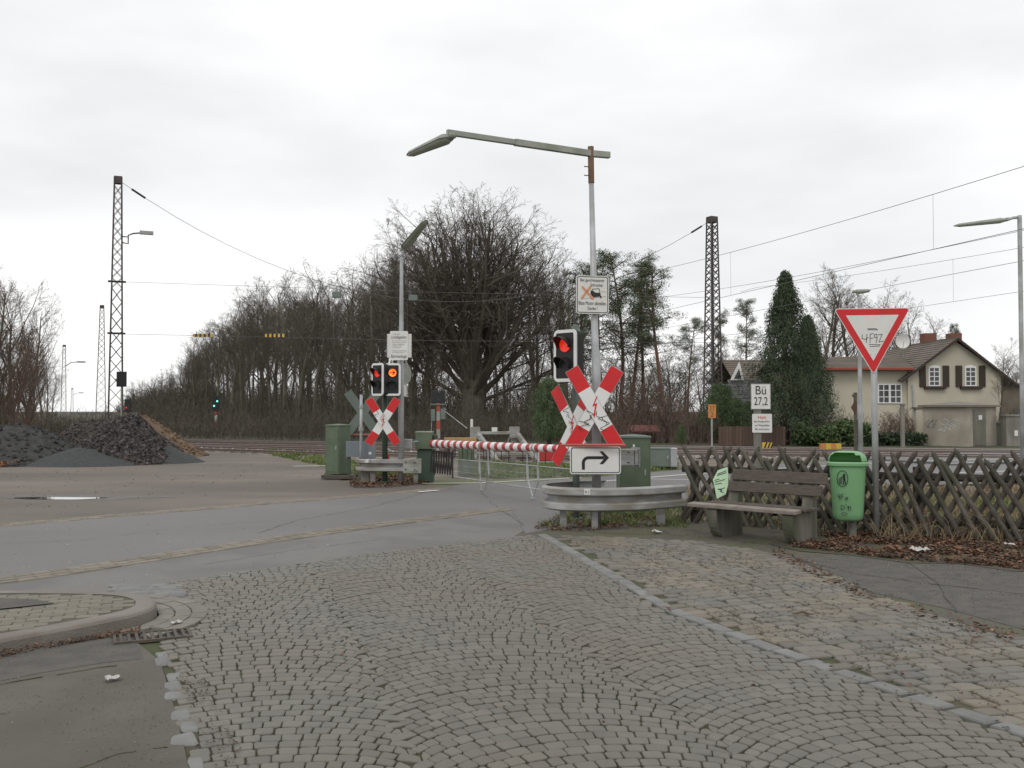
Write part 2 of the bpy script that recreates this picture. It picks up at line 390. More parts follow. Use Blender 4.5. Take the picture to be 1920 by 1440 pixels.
for lane in range(-7, 8):
    for k in range(-30, 128):
        n_ = rc.choice((16, 17, 17, 18)); off = rc.random()
        an = [-amax]+sorted(-amax+2*amax*(i+off*.8+.1+rc.uniform(-.13,.13))/n_ for i in range(n_))+[amax]
        an = [an[0]]+[a for a in an[1:-1] if a-an[0] > .05 and amax-a > .05]+[amax]
        wv = lambda x: .012*noise.noise(V((x.x*1.3, x.y*1.3, 3)))
        eL, eR = ((random.Random(l_*1000+k).uniform(.0,.065)*(1 if k % 2 else -1)) for l_ in (lane, lane+1))
        for a0, a1 in zip(an, an[1:]):
            cor = []; am = abs(abs(a0)-amax) < 1e-6, abs(abs(a1)-amax) < 1e-6
            for a, kk in ((a0,k),(a1,k),(a1,k+1),(a0,k+1)):
                ed = abs(abs(a)-amax) < 1e-6; aa = a if (kk == k or ed) else a+.75*PT*math.sin(a)/Rad
                aa = max(-amax, min(amax, aa))
                p = ORG+LX*(lane*PER+Rad*math.sin(aa))+AX*(kk*PT+Rad*math.cos(aa)-Rad); p = p+(LX*(eL if a < 0 else eR) if ed else LX*0)+AX*noise.noise(V((p.x*1.1,p.y*1.1,5)))*.035; cor.append(p)
            c = (cor[0]+cor[2])/2
            if c.y < 3.2 or c.y > 13 or not inside(c, cobA): continue
            quad(mb, cor, rc, gap=.0030, hgt=.007, inset=.007, jit=.0035, tilt=.015)
struct(mb.build('cobblestones', M_cob))
mb = MB()                                         # coarser sandstone setts in straight courses
B0 = G(1030,1004).xy; wob = lambda x, y: .055*math.sin(x*1.7+y*.8)+.05*noise.noise(V((x*.9,y*.9,2)))
yy = -1.4
while yy < 8.5:
    row = rc.uniform(.125, .16); xx = rc.random()*.2-1.5
    while xx < 6.5:
        ln = rc.uniform(.13, .21); sk = rc.uniform(-.02,.02)
        cor = []
        for x, y in ((xx,yy+row),(xx+ln,yy+row),(xx+ln+sk,yy),(xx+sk,yy)):
            cor.append(B0+LX*x-AX*(y+wob(x,y)))
        c = (cor[0]+cor[2])/2
        if inside(c, cobB): quad(mb, cor, rc, gap=.005, z=.009, hgt=.014, jit=.008, inset=.014, tilt=.03)
        xx += ln
    yy += row
struct(mb.build('coarse_cobblestones', M_cob2))
mb = MB()                                         # dividing line of long grey stones
ln = resample(GP([(1015,1003),(1030,1010),(1125,1066),(1258,1144),(1405,1201),(1565,1257),(1930,1379),(2100,1440)]), .27)
for a, b in zip(ln, ln[1:]):
    d = (b-a).normalized(); stone(mb, (a+b)/2, d, V((-d.y, d.x)), (b-a).length*.5*.94*rc.uniform(.88,1), .062*rc.uniform(.85, 1.1), rc, z=.01, inset=.014, jit=.1)
ln = resample(GP([(296,1222),(322,1262),(338,1330),(352,1400),(380,1470),(400,1600)]), .19)
for a, b in zip(ln, ln[1:]):
    d = (b-a).normalized(); 
    if rc.random() < .1: continue
    n2 = V((-d.y, d.x)); m_ = (a+b)/2+n2*rc.uniform(-.02,.02); hl, hw2 = (b-a).length*.5, .06*rc.uniform(.7,1.2); quad(mb, [m_-d*hl-n2*hw2, m_+d*hl-n2*hw2, m_+d*hl+n2*hw2, m_-d*hl+n2*hw2], rc, gap=.008, z=.008, hgt=.016, jit=.018, inset=.025, tilt=.06)
struct(mb.build('edge_stones', M_edge))
def strip(pts, nrow, wrow, slen, m, name, z=.006):
    mb = MB()
    for r_ in range(nrow):
        q = resample(offset(smoothp(pts, 2), (r_-(nrow-1)/2)*wrow), slen)
        for a, b in zip(q, q[1:]):
            d = (b-a).normalized(); stone(mb, (a+b)/2, d, V((-d.y, d.x)), (b-a).length*.5*.93, wrow*.5*.9, rc, z=z, inset=.008, jit=.06)
    return struct(mb.build(name, m))
strip(GP(far_edge+[(830,914)]), 3, .13, .17, M_sett, 'gutter_setts')
strip(GP(near_edge), 3, .13, .17, M_sett, 'gutter_setts')
mb = MB()                                         # a few pale sandstone courses where the street meets the cobbles
for i in range(70):
    c = G(rc.uniform(215, 335), rc.uniform(1098, 1118)).xy
    stone(mb, c, LX, AX, .07, .05, rc, z=.013, jit=.25)
struct(mb.build('worn_setts', M_edge))
# kerbed footway tip
kp = smoothp(GP([(-420,1276),(-150,1226),(0,1198),(100,1180),(190,1163),(250,1151),(292,1137),(296,1122),(262,1111),(200,1107),(100,1106),(0,1106),(-260,1108)], .10), 3)
kin = offset(kp, .15)
g = MB(); n_ = len(kp)
prof = [(0,-.02),(0.0,.075),(.012,.093),(.03,.10),(.15,.10)]
rows = [[(p.x, p.y, z) for p in offset(kp, d)] for d, z in prof]
for i in range(n_-1):
    for j in range(len(prof)-1):
        b = len(g.v); g.v += [rows[j][i], rows[j][i+1], rows[j+1][i+1], rows[j+1][i]]; g.f.append((b, b+1, b+2, b+3)); g.m.append(0)
o = g.build('kerb', M_kerb, smooth=False); struct(o)
g = MB(); g.sheet([(p.x, p.y) for p in kin], .0965); struct(g.build('footway', mat('sandy_joint', (.085,.078,.058), .95)))
mb = MB(); kpoly = [(p.x, p.y) for p in offset(kp, .19)]
ka = V((.93,.36)).normalized(); kb = V((-ka.y, ka.x))
for i in range(-60, 60):
    for j in range(-60, 60):
        c = V((-3.6, 7.3))+ka*((i+.5*(j % 2))*.155)+kb*(j*.092)
        if inside(c, kpoly): quad(mb, [c-ka*.0775-kb*.046, c+ka*.0775-kb*.046, c+ka*.0775+kb*.046, c-ka*.0775+kb*.046], rc, gap=.0022, z=.101, hgt=.004, jit=.0012, inset=.004, tilt=.006)
struct(mb.build('footway_paving', M_brick))
g = MB(); g.sheet(GP([(-250,1127),(0,1121),(60,1123),(105,1130),(50,1136),(0,1141),(-250,1158)], .11), .109); struct(g.build('footway_patch', M_patch))
mb = MB()
kk = [p for p in kp]
for ro in range(3):
    q = resample(offset(kk, -.075-.12*ro), .2)
    for a, b in zip(q, q[1:]):
        c = (a+b)/2
        if not inside(c, GP([(-400,1060),(200,1085),(420,1100),(420,1200),(318,1212),(285,1184),(-400,1180)])): continue
        d = (b-a).normalized(); stone(mb, c, d, V((-d.y, d.x)), (b-a).length*.5*.97, .057, rc, z=.009+.001*ro, inset=.005, jit=.03)
struct(mb.build('gutter_slabs', M_slab))
M_iron = mat('cast_iron', (.065,.055,.045), .8, (.10,.08,.06), 12, .3)
gr = thing('drain_grate', 'dark iron drain grate set beside the curved kerb tip', 'drain', tuple(G(286,1195).xy)+(0.008,), 24)
mb = MB(); mb.box((0,.125,0),(.50,.02,.02)); mb.box((0,-.125,0),(.50,.02,.02)); mb.box((-.24,0,0),(.02,.23,.02)); mb.box((.24,0,0),(.02,.23,.02))
mb.build('frame', M_iron, gr)
mb = MB()
for i in range(9): mb.box((-.2+i*.05,0,0),(.02,.228,.016), Matrix.Rotation(R(0),3,'Z'))
mb.build('bars', M_iron, gr)
mb = MB(); mb.box((0,0,-.012),(.47,.23,.004)); mb.build('shaft', M_dark, gr)  # dark plate below the bars, its colour stands for the shade in the drain

# crossing deck, white lines, puddle
g = MB(); g.sheet(GP([(1600,861),(1640,859),(1990,842),(1990,868),(1780,872)]), .06, z0=-.05); struct(g.build('crossing_deck', M_road))
def line(name, pts, wd, z=.006, m=M_white):
    q = [V(p) for p in GP(pts, z)]; a = offset(q, wd/2); b = offset(q, -wd/2); mb = MB()
    for i in range(len(q)-1): mb.add([(a[i].x,a[i].y,z),(a[i+1].x,a[i+1].y,z),(b[i+1].x,b[i+1].y,z),(b[i].x,b[i].y,z)], [(3,2,1,0)])
    return struct(mb.build(name, m))
line('road_marking', [(1130,902),(1290,889),(1480,877),(1640,868),(1700,864)], .10)
line('road_marking', [(1180,897),(1330,900),(1420,899)], .08)
line('road_marking', [(790,906),(900,905),(1090,895)], .10, z=.008)
line('road_marking', [(785,922),(822,919)], .12, z=.012)
line('road_marking', [(1600,893),(1800,886),(1980,880)], .12)
line('road_marking', [(550,874),(625,873),(660,871)], .14, z=-.008)
line('road_marking', [(1700,864.5),(1990,858)], .12, z=.066)
line('road_marking', [(1780,869),(1990,862)], .10, z=.066)
mb = MB(); pc = G(110,933)
pp = [(pc.x+.78*math.cos(t)*(1+.18*math.sin(3*t)), pc.y+.26*math.sin(t)*(1+.25*math.cos(2*t+1))) for t in [i*2*math.pi/36 for i in range(36)]]
mb.sheet(pp, -.010); struct(mb.build('puddle', M_water))
mb = MB(); pp = [(pc.x+.25+1.5*math.cos(t)*(1+.3*math.sin(3*t)), pc.y+.15+.5*math.sin(t)*(1+.25*math.cos(2*t+1))) for t in [i*2*math.pi/36 for i in range(36)]]
mb.sheet(pp, -.013); struct(mb.build('damp_patch', mat('damp_tarmac', (.075,.066,.057), .55, (.10,.09,.08), 2.5, .3, 60)))

def crack(pts, wd, z, seed, m_=None, name='road_crack'):
    r_ = random.Random(seed); q = resample(GP(pts, z), .07); mb = MB(); L_ = None
    for i, p in enumerate(q):
        t_ = (q[min(i+1,len(q)-1)]-q[max(i-1,0)]).normalized(); n2 = V((-t_.y,t_.x)); o_ = n2*(.05*noise.noise(V((i*.13,seed,0)))+r_.uniform(-.006,.006)); w_ = wd*r_.uniform(.3,1)
        a, b = p+o_+n2*w_/2, p+o_-n2*w_/2
        if L_ and r_.random() < .93: mb.add([(L_[0].x,L_[0].y,z),(L_[1].x,L_[1].y,z),(b.x,b.y,z),(a.x,a.y,z)], [(0,1,2,3)])
        L_ = (a, b)
    struct(mb.build(name, m_ or mat('crack_dirt', (.04,.037,.03), .95)))
crack([(-60,1300),(0,1284),(90,1268),(190,1248),(262,1241)], .022, .0065, 1, M_joint)
crack([(150,1440),(220,1412),(300,1400),(345,1398)], .012, .0045, 2, M_joint)
crack([(820,917),(700,950),(560,975),(480,1000)], .014, .003, 3)
crack([(900,920),(930,950),(985,985)], .012, .003, 4)
crack([(0,1020),(160,1012),(330,990),(520,975)], .010, .003, 5)
crack([(1480,1045),(1600,1075),(1750,1095),(1990,1120)], .018, .003, 6)
crack([(1700,1052),(1760,1095),(1790,1150)], .015, .003, 7)
crack([(1040,990),(1150,1000),(1300,1004),(1440,1020)], .02, .002, 8, M_joint)
crack([(380,1058),(560,1030),(760,1005)], .010, -.001, 9)
# ------------------------------------------------------------------ railway tracks
def track(name, pts, label, z=.0, group='railway tracks behind the barrier'):
    q = resample(smoothp(pts, 3), .6)
    t = thing(name, label, 'railway track', (0,0,0), group=group)
    for s in (-1, 1):
        mb = MB(); p = offset(q, s*.7175)[::2]
        for i in range(len(p)-1):
            mb.bar((p[i].x,p[i].y,z+.05),(p[i+1].x,p[i+1].y,z+.05),.07,.12,0)
            mb.bar((p[i].x,p[i].y,z+.119),(p[i+1].x,p[i+1].y,z+.119),.066,.012,1)
        mb.build('rail', [M_rail, M_railtop], t)
    mb = MB()
    for i in range(0, len(q)-1):
        d = (q[min(i+1,len(q)-1)]-q[i])
        if d.length < .01: continue
        mb.box((q[i].x,q[i].y,z-.01),(.26,2.5,.10), Matrix.Rotation(math.atan2(d.y,d.x),3,'Z'))
    tag(mb.build('sleepers', M_sleeper, t), kind='stuff')
    return q
TF = [(-90,82),(-60,67),(-35,55),(-16.3,46.5),(-5,42),(6.4,38),(18,34.6),(45,28)]
TM = [(-90,77),(-60,62),(-35,50),(-16.3,42),(-5,37.6),(6.4,33.7),(18,30.4),(45,24)]
TS = [(-24,45.5),(-16.3,41),(-11,37.6),(-6,34.2),(0,31.2),(3.4,30)]
def ballast(pts, wd, z, name='ballast'):
    q = resample(smoothp(pts, 3), 1.2); mb = MB(); cols = 13
    for i, p in enumerate(q):
        t = (q[min(i+1,len(q)-1)]-q[max(i-1,0)]).normalized(); n2 = V((-t.y,t.x))
        for j in range(cols):
            u = (j/(cols-1)-.5)*wd; e_ = 0 if j in (0,cols-1) else 1
            c = p+n2*u; mb.v.append((c.x,c.y,(z if e_ else -.06)+.03*(noise.noise(V((c.x*2,c.y*2,0))))*e_))
    for i in range(len(q)-1):
        for j in range(cols-1): mb.f.append((i*cols+j, (i+1)*cols+j, (i+1)*cols+j+1, i*cols+j+1)); mb.m.append(0)
    return tag(mb.build(name, M_ballast), kind='structure')
ballast([((a[0]+b[0])/2,(a[1]+b[1])/2) for a,b in zip(TF,TM)], 8.6, .02)
ballast(TS, 3.0, -.005)
track('railway_track', TF, 'far main railway track, nearest the wood and the garden shed', .0)
track('railway_track', TM, 'main railway track in the middle, between the siding and the far track', .0)
track('railway_track', TS, 'short siding track that ends at the grey buffer stop', -.02)
mb = MB(); rb = random.Random(3)                  # ballast stones along the near shoulder
q = resample(smoothp(TM, 3), .09)
for p in q:
    if not (-22 < p.x < 20): continue
    for _ in range(3):
        c = p+V((rb.uniform(-.3,.3), -rb.uniform(1.3, 2.5))); s_ = rb.uniform(.03,.075)
        if c.x > 11 : continue
        mb.box((c.x,c.y,.0+rb.uniform(0,.03)),(s_*1.5,s_*1.2,s_), Matrix.Rotation(rb.random()*6,3,V((rb.random(),rb.random(),1)).normalized()), taper=.6)
tag(mb.build('ballast_stones', mat('ballast_stone', (.22,.19,.17), .9, (.36,.34,.32), 3, island=.5)), kind='stuff')

# ------------------------------------------------------------------ street furniture
def ZP(py, Y): return W(960, py, Y).z
def XP(px, Y): return W(px, 770, Y).x
def lamp_head(parent, a, b, wd=.16, ht=.11):
    """elongated street-lamp head between two local points"""
    a, b = V(a), V(b); d = (b-a); Ln = d.length; q = d.to_track_quat('Y','Z').to_matrix()
    h = MB(); l = MB(); K = 9; J = 10
    for mbx, lower in ((h, False), (l, True)):
        vs = []
        for i in range(K+1):
            t = i/K; s_ = (1-.42*t)*min(1, .55+6*t)*min(1, .35+9*(1-t))
            for j in range(J+1):
                a_ = math.pi*j/J
                x = math.cos(a_)*wd/2*s_*(.86 if lower else 1); z = math.sin(a_)*ht*s_*(-.5 if lower else .62)
                vs.append(a+q@V((x, t*Ln*(.96 if lower else 1)+(.02*Ln if lower else 0), z)))
        fs = [(i*(J+1)+j, i*(J+1)+j+1, (i+1)*(J+1)+j+1, (i+1)*(J+1)+j) for i in range(K) for j in range(J)]
        fs += [tuple(range(J+1)), tuple(K*(J+1)+j for j in range(J+1)), ]
        mbx.add(vs, fs)
    h.box(a+q@V((0,-.03,.02)), (.07,.1,.07), q)
    ho = h.build('lamp_head', M_lamp, parent, smooth=True); fix_normals(ho)
    lo_ = l.build('lens', M_lens, ho, smooth=True); fix_normals(lo_)
    return ho

# street lamp with the long crooked arm, right of the barrier
YA = 13.0; xa = XP(1118, YA)
tl = thing('street_lamp', 'tall grey street lamp with a long boxy arm reaching left over the crossbucks', 'street lamp', (xa, YA, 0))
zt = ZP(275, YA)
m = MB(); m.tube([(0,0,0),(0,0,ZP(660,YA)),(-.012,0,ZP(655,YA)),(-.06,0,zt-.45)],[.062,.060,.050,.034],14)
m.build('pole', M_galv, tl, smooth=True)
m = MB(); m.tube([(-.06,0,zt-.5),(-.067,0,zt)],[.042,.042],12); m.bar((-.10,-.02,zt-.28),(-.16,-.03,zt-.28),.012); m.bar((-.10,-.02,zt-.4),(-.16,-.03,zt-.4),.012); m.build('pole_cap', M_rust, tl, smooth=False)
e0 = W(1143, 291, 13.1)-V((xa,YA,0)); e1 = W(1108, 288, 13.0)-V((xa,YA,0)); e2 = W(838, 248, 12.0)-V((xa,YA,0))
m = MB(); m.bar(e0, e1, .07, .085); m.bar(e1, e1.lerp(e2,.55), .07, .085); m.bar(e1.lerp(e2,.55), e2, .06, .07)
m.build('arm', M_lamp, tl, bevel=.006)
h0 = W(845, 258, 12.0)-V((xa,YA,0)); h1 = W(764, 292, 12.95)-V((xa,YA,0))
m = MB(); m.tube([e2+V((.02,0,0)), h0.lerp(e2,.3)+V((-.02,0,-.02)), h0+V((-.01,.02,.01))], .022, 8); m.build('bracket', M_galv, tl)
lamp_head(tl, h0, h1, .21, .13)

def post_lamp(px, Y, py_top, h0, h1, label, r0=.055, r1=.034, wd=.2):
    x = XP(px, Y); t = thing('street_lamp', label, 'street lamp', (x, Y, 0)); o = V((x,Y,0)); zt = ZP(py_top, Y)
    a, b = h0-o, h1-o
    m = MB(); m.tube([(0,0,0),(0,0,zt*.35),(0,0,zt-.05),(0,0,zt)],[r0,r0*.95,r1,r1],12); m.build('pole', M_galv, t, smooth=True)
    m = MB(); m.tube([(0,0,zt-.04), V((0,0,zt-.04)).lerp(a,.5)+V((0,0,.02)), a], r1*.7, 8); m.build('arm', M_galv, t, smooth=True)
    lamp_head(t, a, b, wd, .12); return t
post_lamp(752, 20.5, 482, W(758,466,20.5), W(800,413,19.6), 'slim grey street lamp with an upturned head, beside the left crossbuck', .065, .035, .26)
post_lamp(1917, 22.0, 404, W(1886,413,22), W(1788,424,21.7), 'pale street lamp at the right edge of the picture, head reaching left', .055, .05, .18)
tlh = post_lamp(1613, 24.0, 556, W(1605,548,24), W(1632,545,24), 'old cream street lamp with a small flat head behind the give way sign', .06, .036, .16)

# ---- crossbuck
def bar_poly(ax, az, bx, bz, wd, t0, t1):
    a, b = V((ax,az)), V((bx,bz)); d = (b-a); n2 = V((-d.y,d.x)).normalized()*wd/2; p, q = a+d*t0, a+d*t1
    return [(p.x+n2.x,p.y+n2.y),(p.x-n2.x,p.y-n2.y),(q.x-n2.x,q.y-n2.y),(q.x+n2.x,q.y+n2.y)]
def crossbuck(px, py, Y, rz, hx, hz, wd, label, seed, front=(M_red, M_white), back=M_galv, zig=True):
    c = W(px, py, Y)
    t = thing('crossbuck', label, 'crossbuck', tuple(c), rz, None)
    r_ = random.Random(seed)
    for k, (sx, off) in enumerate(((-1, 0), (1, .012))):
        m = MB(); A = (sx*hx, hz); B = (-sx*hx, -hz)
        for t0, t1, mi in ((0,.27,0),(.27,.755,1),(.755,1,0)):
            m.prism(bar_poly(*A, *B, wd, t0, t1), off-.001, off+.003, mi)
        m.prism(bar_poly(*A, *B, wd+.012, -.005, 1.005), off+.0035, off+.010, 2)
        m.build('blade', [front[0], front[1], back], t)
    if zig:
        m = MB(); s_ = wd/.18
        zp = [(.02,.13),(-.028,.0),(.006,.012),(-.012,-.10),(-.03,-.085),(-.005,-.15),(.018,-.075),(.004,-.092),(.03,.045),(-.004,.032),(.035,.13)]
        m.prism([(x*s_*1.1, z*s_+.02) for x, z in zp], -.0045, -.003); m.build('lightning_bolt', M_red, t)
        m = MB()
        for sx in ((1,-1) if seed == 1 else (-1,)):
            for j in range(3):
                f_ = .20+.13*j if seed == 1 else -.35+.16*j
                cx_, cz_ = sx*hx*f_*(-1), -hz*f_
                strokes(m, [squig(r_, cx_, cz_, wd*.75, .16, 5)], .008, -.0035)
            m.build('scribble', M_marker, t); m = MB()
    return t
crossbuck(1115, 765, 12.8, 0, .305, .52, .185, 'large red and white crossbuck standing above the right turn arrow sign', 1)
crossbuck(1073, 799, 13.35, -50, .36, .53, .18, 'red and white crossbuck turned away to the left, half behind the large one', 2)
crossbuck(718, 790, 20.2, 6, .30, .47, .165, 'red and white crossbuck under the pair of signal heads on the left', 3)
crossbuck(680, 774, 23.2, 12, .36, .50, .20, 'grey green back of a crossbuck beside the green cabinet', 4, front=(M_greyg, M_greyg), back=M_greyg, zig=False)
t = thing('steel_pole', 'thin grey steel pole in front of the green backed crossbuck', 'pole', (XP(677,21.6),21.6,0))
m = MB(); m.tube([(0,0,0),(0,0,ZP(740,21.6))], .032, 10); m.build('tube', M_galv, t, smooth=True)
m = MB(); m.tube([(0,0,ZP(808,21.6)),(0,0,ZP(800,21.6))], .055, 10); m.build('clamp', M_galv, t); m = MB(); m.tube([(0,0,ZP(765,21.6)),(0,0,ZP(760,21.6))], .045, 10); m.build('clamp', M_galv, t)
def trim(px0, px1, py, Y0, Y1, label, m_):
    a, b = W(px0,py,Y0), W(px1,py,Y1); t = thing('edge_bar', label, 'edge bar', tuple(a)); m = MB()
    m.bar((0,0,0), b-a, .05, .022); m.build('bar', m_, t); m = MB(); m.bar((0,.03,0), (b-a)+V((0,.03,0)), .012, .035); m.build('lip', M_galv, t)
trim(1052, 1173, 835, 12.75, 12.62, 'thin red bar lying along the top edge of the arrow sign', M_red)
trim(638, 706, 815, 22.6, 22.3, 'thin faded red bar across the foot of the green backed crossbuck', mat('faded_red_bar', (.42,.10,.06), .6))

# ---- plates
def plate(name, label, c, rz, w_, h_, r_=.03, border=None, bw=.012, inset=.015, m_=M_signw, th=.004, mback=M_galv):
    t = thing(name, label, 'sign', tuple(c), rz)
    m = MB(); m.prism(rrect(w_, h_, r_), 0, th); m.prism(rrect(w_-.01,h_-.01,r_*.8), th+.0005, th+.004, 1); m.build('plate', [m_, mback], t)
    if border:
        o_ = rrect(w_-2*inset, h_-2*inset, max(.004, r_-inset*.6)); i_ = rrect(w_-2*inset-2*bw, h_-2*inset-2*bw, max(.003, r_-inset*.6-bw*.6)); m = MB(); n_ = len(o_)
        m.add([(x,-.0015,z) for x,z in o_]+[(x,-.0015,z) for x,z in i_], [(i, (i+1) % n_, (i+1) % n_+n_, i+n_) for i in range(n_)]); m.build('border', border, t)
    for s3 in (.3,-.3): m = MB(); m.box((0,th+.02,h_*s3),(.12,.035,.025)); m.build('clamp', M_galv, t)
    return t
c = W(1116.5, 863, 12.72); aw, ah = .675, .365
t = plate('arrow_sign', 'white sign with a black arrow bending right, above the guard rail', c, 1, aw, ah, .035, M_black, .011, .014)
m = MB(); u = lambda x, y: ((x-830)/590*.68, (262-y)/590*.68)
outer = [u(675,370)]+[u(672+78-78*math.cos(R(a_))-0, 293-78*math.sin(R(a_))) for a_ in range(0, 91, 15)]+[u(930,215)]
inner = [u(930,250)]+[u(750-42*math.sin(R(a_)), 292-42*math.cos(R(a_))) for a_ in range(0, 91, 15)]+[u(708,370)]
m.prism(outer+inner, -.003, -.0015)
m.prism([u(875,160),u(915,160),u(985,232),u(918,306),u(875,306),u(932,240),u(932,225)], -.0045, -.003)
m.build('arrow', M_black, t)
c = W(1111, 552.5, 12.9)
t = plate('notice_sign', 'white notice with a car drawing and an orange cross, on the tall lamp pole', c, 12, .46, .515, .035, M_black, .010, .012)
s_ = .46/925
u = lambda x, y: ((x-735)*s_, (752-y-(x-735)*-.09)*s_)
lettering([('Bei geschlossener', 0, .19, .34, .052), ('Schranke', .055, .132, .17, .044), ('Bitte Motor abstellen.', 0, -.115, .39, .050), ('Danke !', 0, -.185, .14, .044)], M_black, t)
m = MB(); m.prism([(-.045+x, z) for x, z in [(.02,.055),(.05,.055),(.085,.028),(.15,.03),(.16,.0),(.155,-.02),(.13,-.025),(.06,-.035),(.04,-.02),(.025,.0),(.015,.02)]], -.003, -.001)
strokes(m, [[(-.02,.03),(.0,.075),(.09,.083),(.105,.03)]], .008, -.0035)
m.prism(rrect(.022,.03,.006,3,.115,-.03), -.0035, -.0005); m.prism(rrect(.02,.022,.006,3,-.012,-.048), -.0035, -.0005)
strokes(m, [[(-.17,-.065),(.19,-.02)],[(.12,.045),(.19,.038)]], .003, -.003); m.build('car_drawing', M_black, t)
m = MB(); strokes(m, [[(-.14,.10),(.005,-.055)],[(-.03,.105),(-.15,-.05)]], .03, -.005); m.build('orange_cross', mat('faded_orange', (.62,.28,.16), .6), t)

# give way sign
YG = 11.9; c = W(1633, 579, YG); base = V((XP(1641,YG), YG, 0))
t = thing('give_way_sign', 'red and white triangular give way sign on a grey post behind the green bin', 'sign', tuple(base))
m = MB(); top = W(1637,585,YG)-base; m.tube([(0,0,-.02),(top.x,0,top.z)], .038, 14); m.build('post', M_galv, t, smooth=True)
def rtri(s_, r_, cz):
    H = s_*math.sqrt(3)/2; pts = [V((-s_/2, H/3)), V((s_/2, H/3)), V((0, -2*H/3))]; out_ = []
    for i in range(3):
        p = pts[i]; cen = V((0,0)); d = (cen-p).normalized(); cc = p+d*(2*r_)
        a0 = {0:210, 1:90, 2:-30}[i]
        base_a = math.degrees(math.atan2(-d.y,-d.x))
        for k in range(6): 
            a_ = R(base_a+60-120*k/5); out_.append((cc.x+r_*math.cos(a_), cc.y+r_*math.sin(a_)+cz))
    return out_
cc = (W(1633.5, 620, YG)-base)
pl = bpy.data.objects.new('plate', None); bpy.data.objects.remove(pl)
m = MB(); m.prism(rtri(.955,.03,0), 0, .004); m.prism(rtri(.945,.028,0), .0045, .012, 1); po = m.build('plate', [M_white, M_galv], t, loc=(cc.x,-.045,cc.z))
po.rotation_euler = (0, R(-.8), 0)
m = MB(); m.prism(rtri(.925,.022,0), -.0025, -.0005); m.build('red_border', M_red, po)
m = MB(); m.prism(rtri(.655,.003,.0), -.0045, -.003); m.build('white_field', M_signw, po)
m = MB(); k = .0075
def fourf(x0, z0, s_):
    L_ = [[(-.12,.05),(-.125,0),(-.085,-.01),(-.045,.012)],[(-.062,.055),(-.072,-.05)],[(-.022,.055),(-.028,-.055)],[(-.022,.055),(.02,.058)],[(-.024,.0),(.012,.006)],
          [(.055,.01),(.03,.012),(.03,.045),(.06,.05),(.062,.0),(.045,-.06)],[(.078,.045),(.125,.05),(.085,-.045),(.14,-.035)],[(-.03,-.1),(.09,-.095)],[(-.04,-.075),(.1,-.08)],[(-.05,.12),(.05,.12),(.07,.105),(-.05,.108)]]
    return [[(x0+x*s_, z0+z*s_) for x, z in ln_] for ln_ in L_]
strokes(m, fourf(-.01, -.10, 1.0), .008, -.006); m.build('scribble', M_marker, po)
m = MB(); m.tube([(0,.01,.275),(0,.03,.275)], .012, 6)
for x, z in ((-.02,.262),(.06,.262),(-.03,-.30),(.03,-.30)): m.cyl((x,-.004,z),(x,-.008,z),.006,n=8)
m.build('bolts', M_galv, po)

# signs beyond the fence
YB = 20.5; bx = XP(1426, YB)
t = thing('sign_post', 'weathered wooden post carrying the two small railway signs', 'post', (XP(1420,YB), YB, 0))
m = MB(); m.box((0,0,ZP(722,YB)/2),(.14,.12,ZP(722,YB))); m.build('post', M_conc, t, bevel=.01)
t = plate('kilometre_sign', 'square white sign reading Bü 27,2 on the wooden post', W(1426.5,743.5,YB-.08), 0, .42, .545, .004, M_black, .006, .004)
lettering([('Bü', .0, .135, .22, .185), ('27,2', .0, -.11, .29, .20)], M_black, t)
t = plate('halt_sign', 'small white sign reading Halt in red, below the kilometre sign', W(1429,793.5,YB-.08), 0, .42, .40, .02)
lettering([('Halt', .0, .125, .17, .06)], M_red, t, 'heading')
lettering([('Bei Rangierfahrt', 0, .03, .33, .05), ('vor Weiterfahrt', 0, -.045, .32, .045), ('BÜ einschalten', 0, -.12, .30, .05)], M_black, t)

# left pole plates
YL = 20.35; c = W(748, 648, YL)
t = plate('warning_plate', 'white warning plate reading Unfallgefahr, above the left signal heads', c, 0, .385, .62, .03)
lettering([('Deutsche Bahn', -.05, .245, .15, .022), ('Unfallgefahr', 0, .17, .33, .085), ('Bahnanlage', 0, -.235, .33, .085)]+[(s_, x_, z_, w2, .02) for s_, x_, z_, w2 in
          (('Bahnanlagen nicht betreten', .01,.10,.31), ('Bei geschlossener Schranke', .0,.065,.29), ('warten und Abstand halten', -.01,.03,.25), ('Lebensgefahr auf Gleisen', -.03,-.005,.22), ('und Leitungen', -.05,-.04,.17), ('Hinweise an den Betreiber', .01,-.11,.30), ('der Anlage richten', -.01,-.15,.26))], M_marker, t)
for s2 in (-1, 1):
    tt = thing('side_plate', 'narrow white plate with a %s just %s of the warning plate' % (('dotted edge','left') if s2 < 0 else ('notched rim','right')), 'sign', (c.x+s2*.215+.01*(s2>0), YL+.02, c.z), 0)
    m = MB(); m.prism(rrect(.085,.50,.008), 0, .004); m.build('plate', M_signw, tt)
    m = MB()
    for i in range(16): m.prism(rrect(.012,.012,.002,2,s2*.032,-.23+i*.03), -.002, -.0005)
    m.build('dots', M_marker, tt)

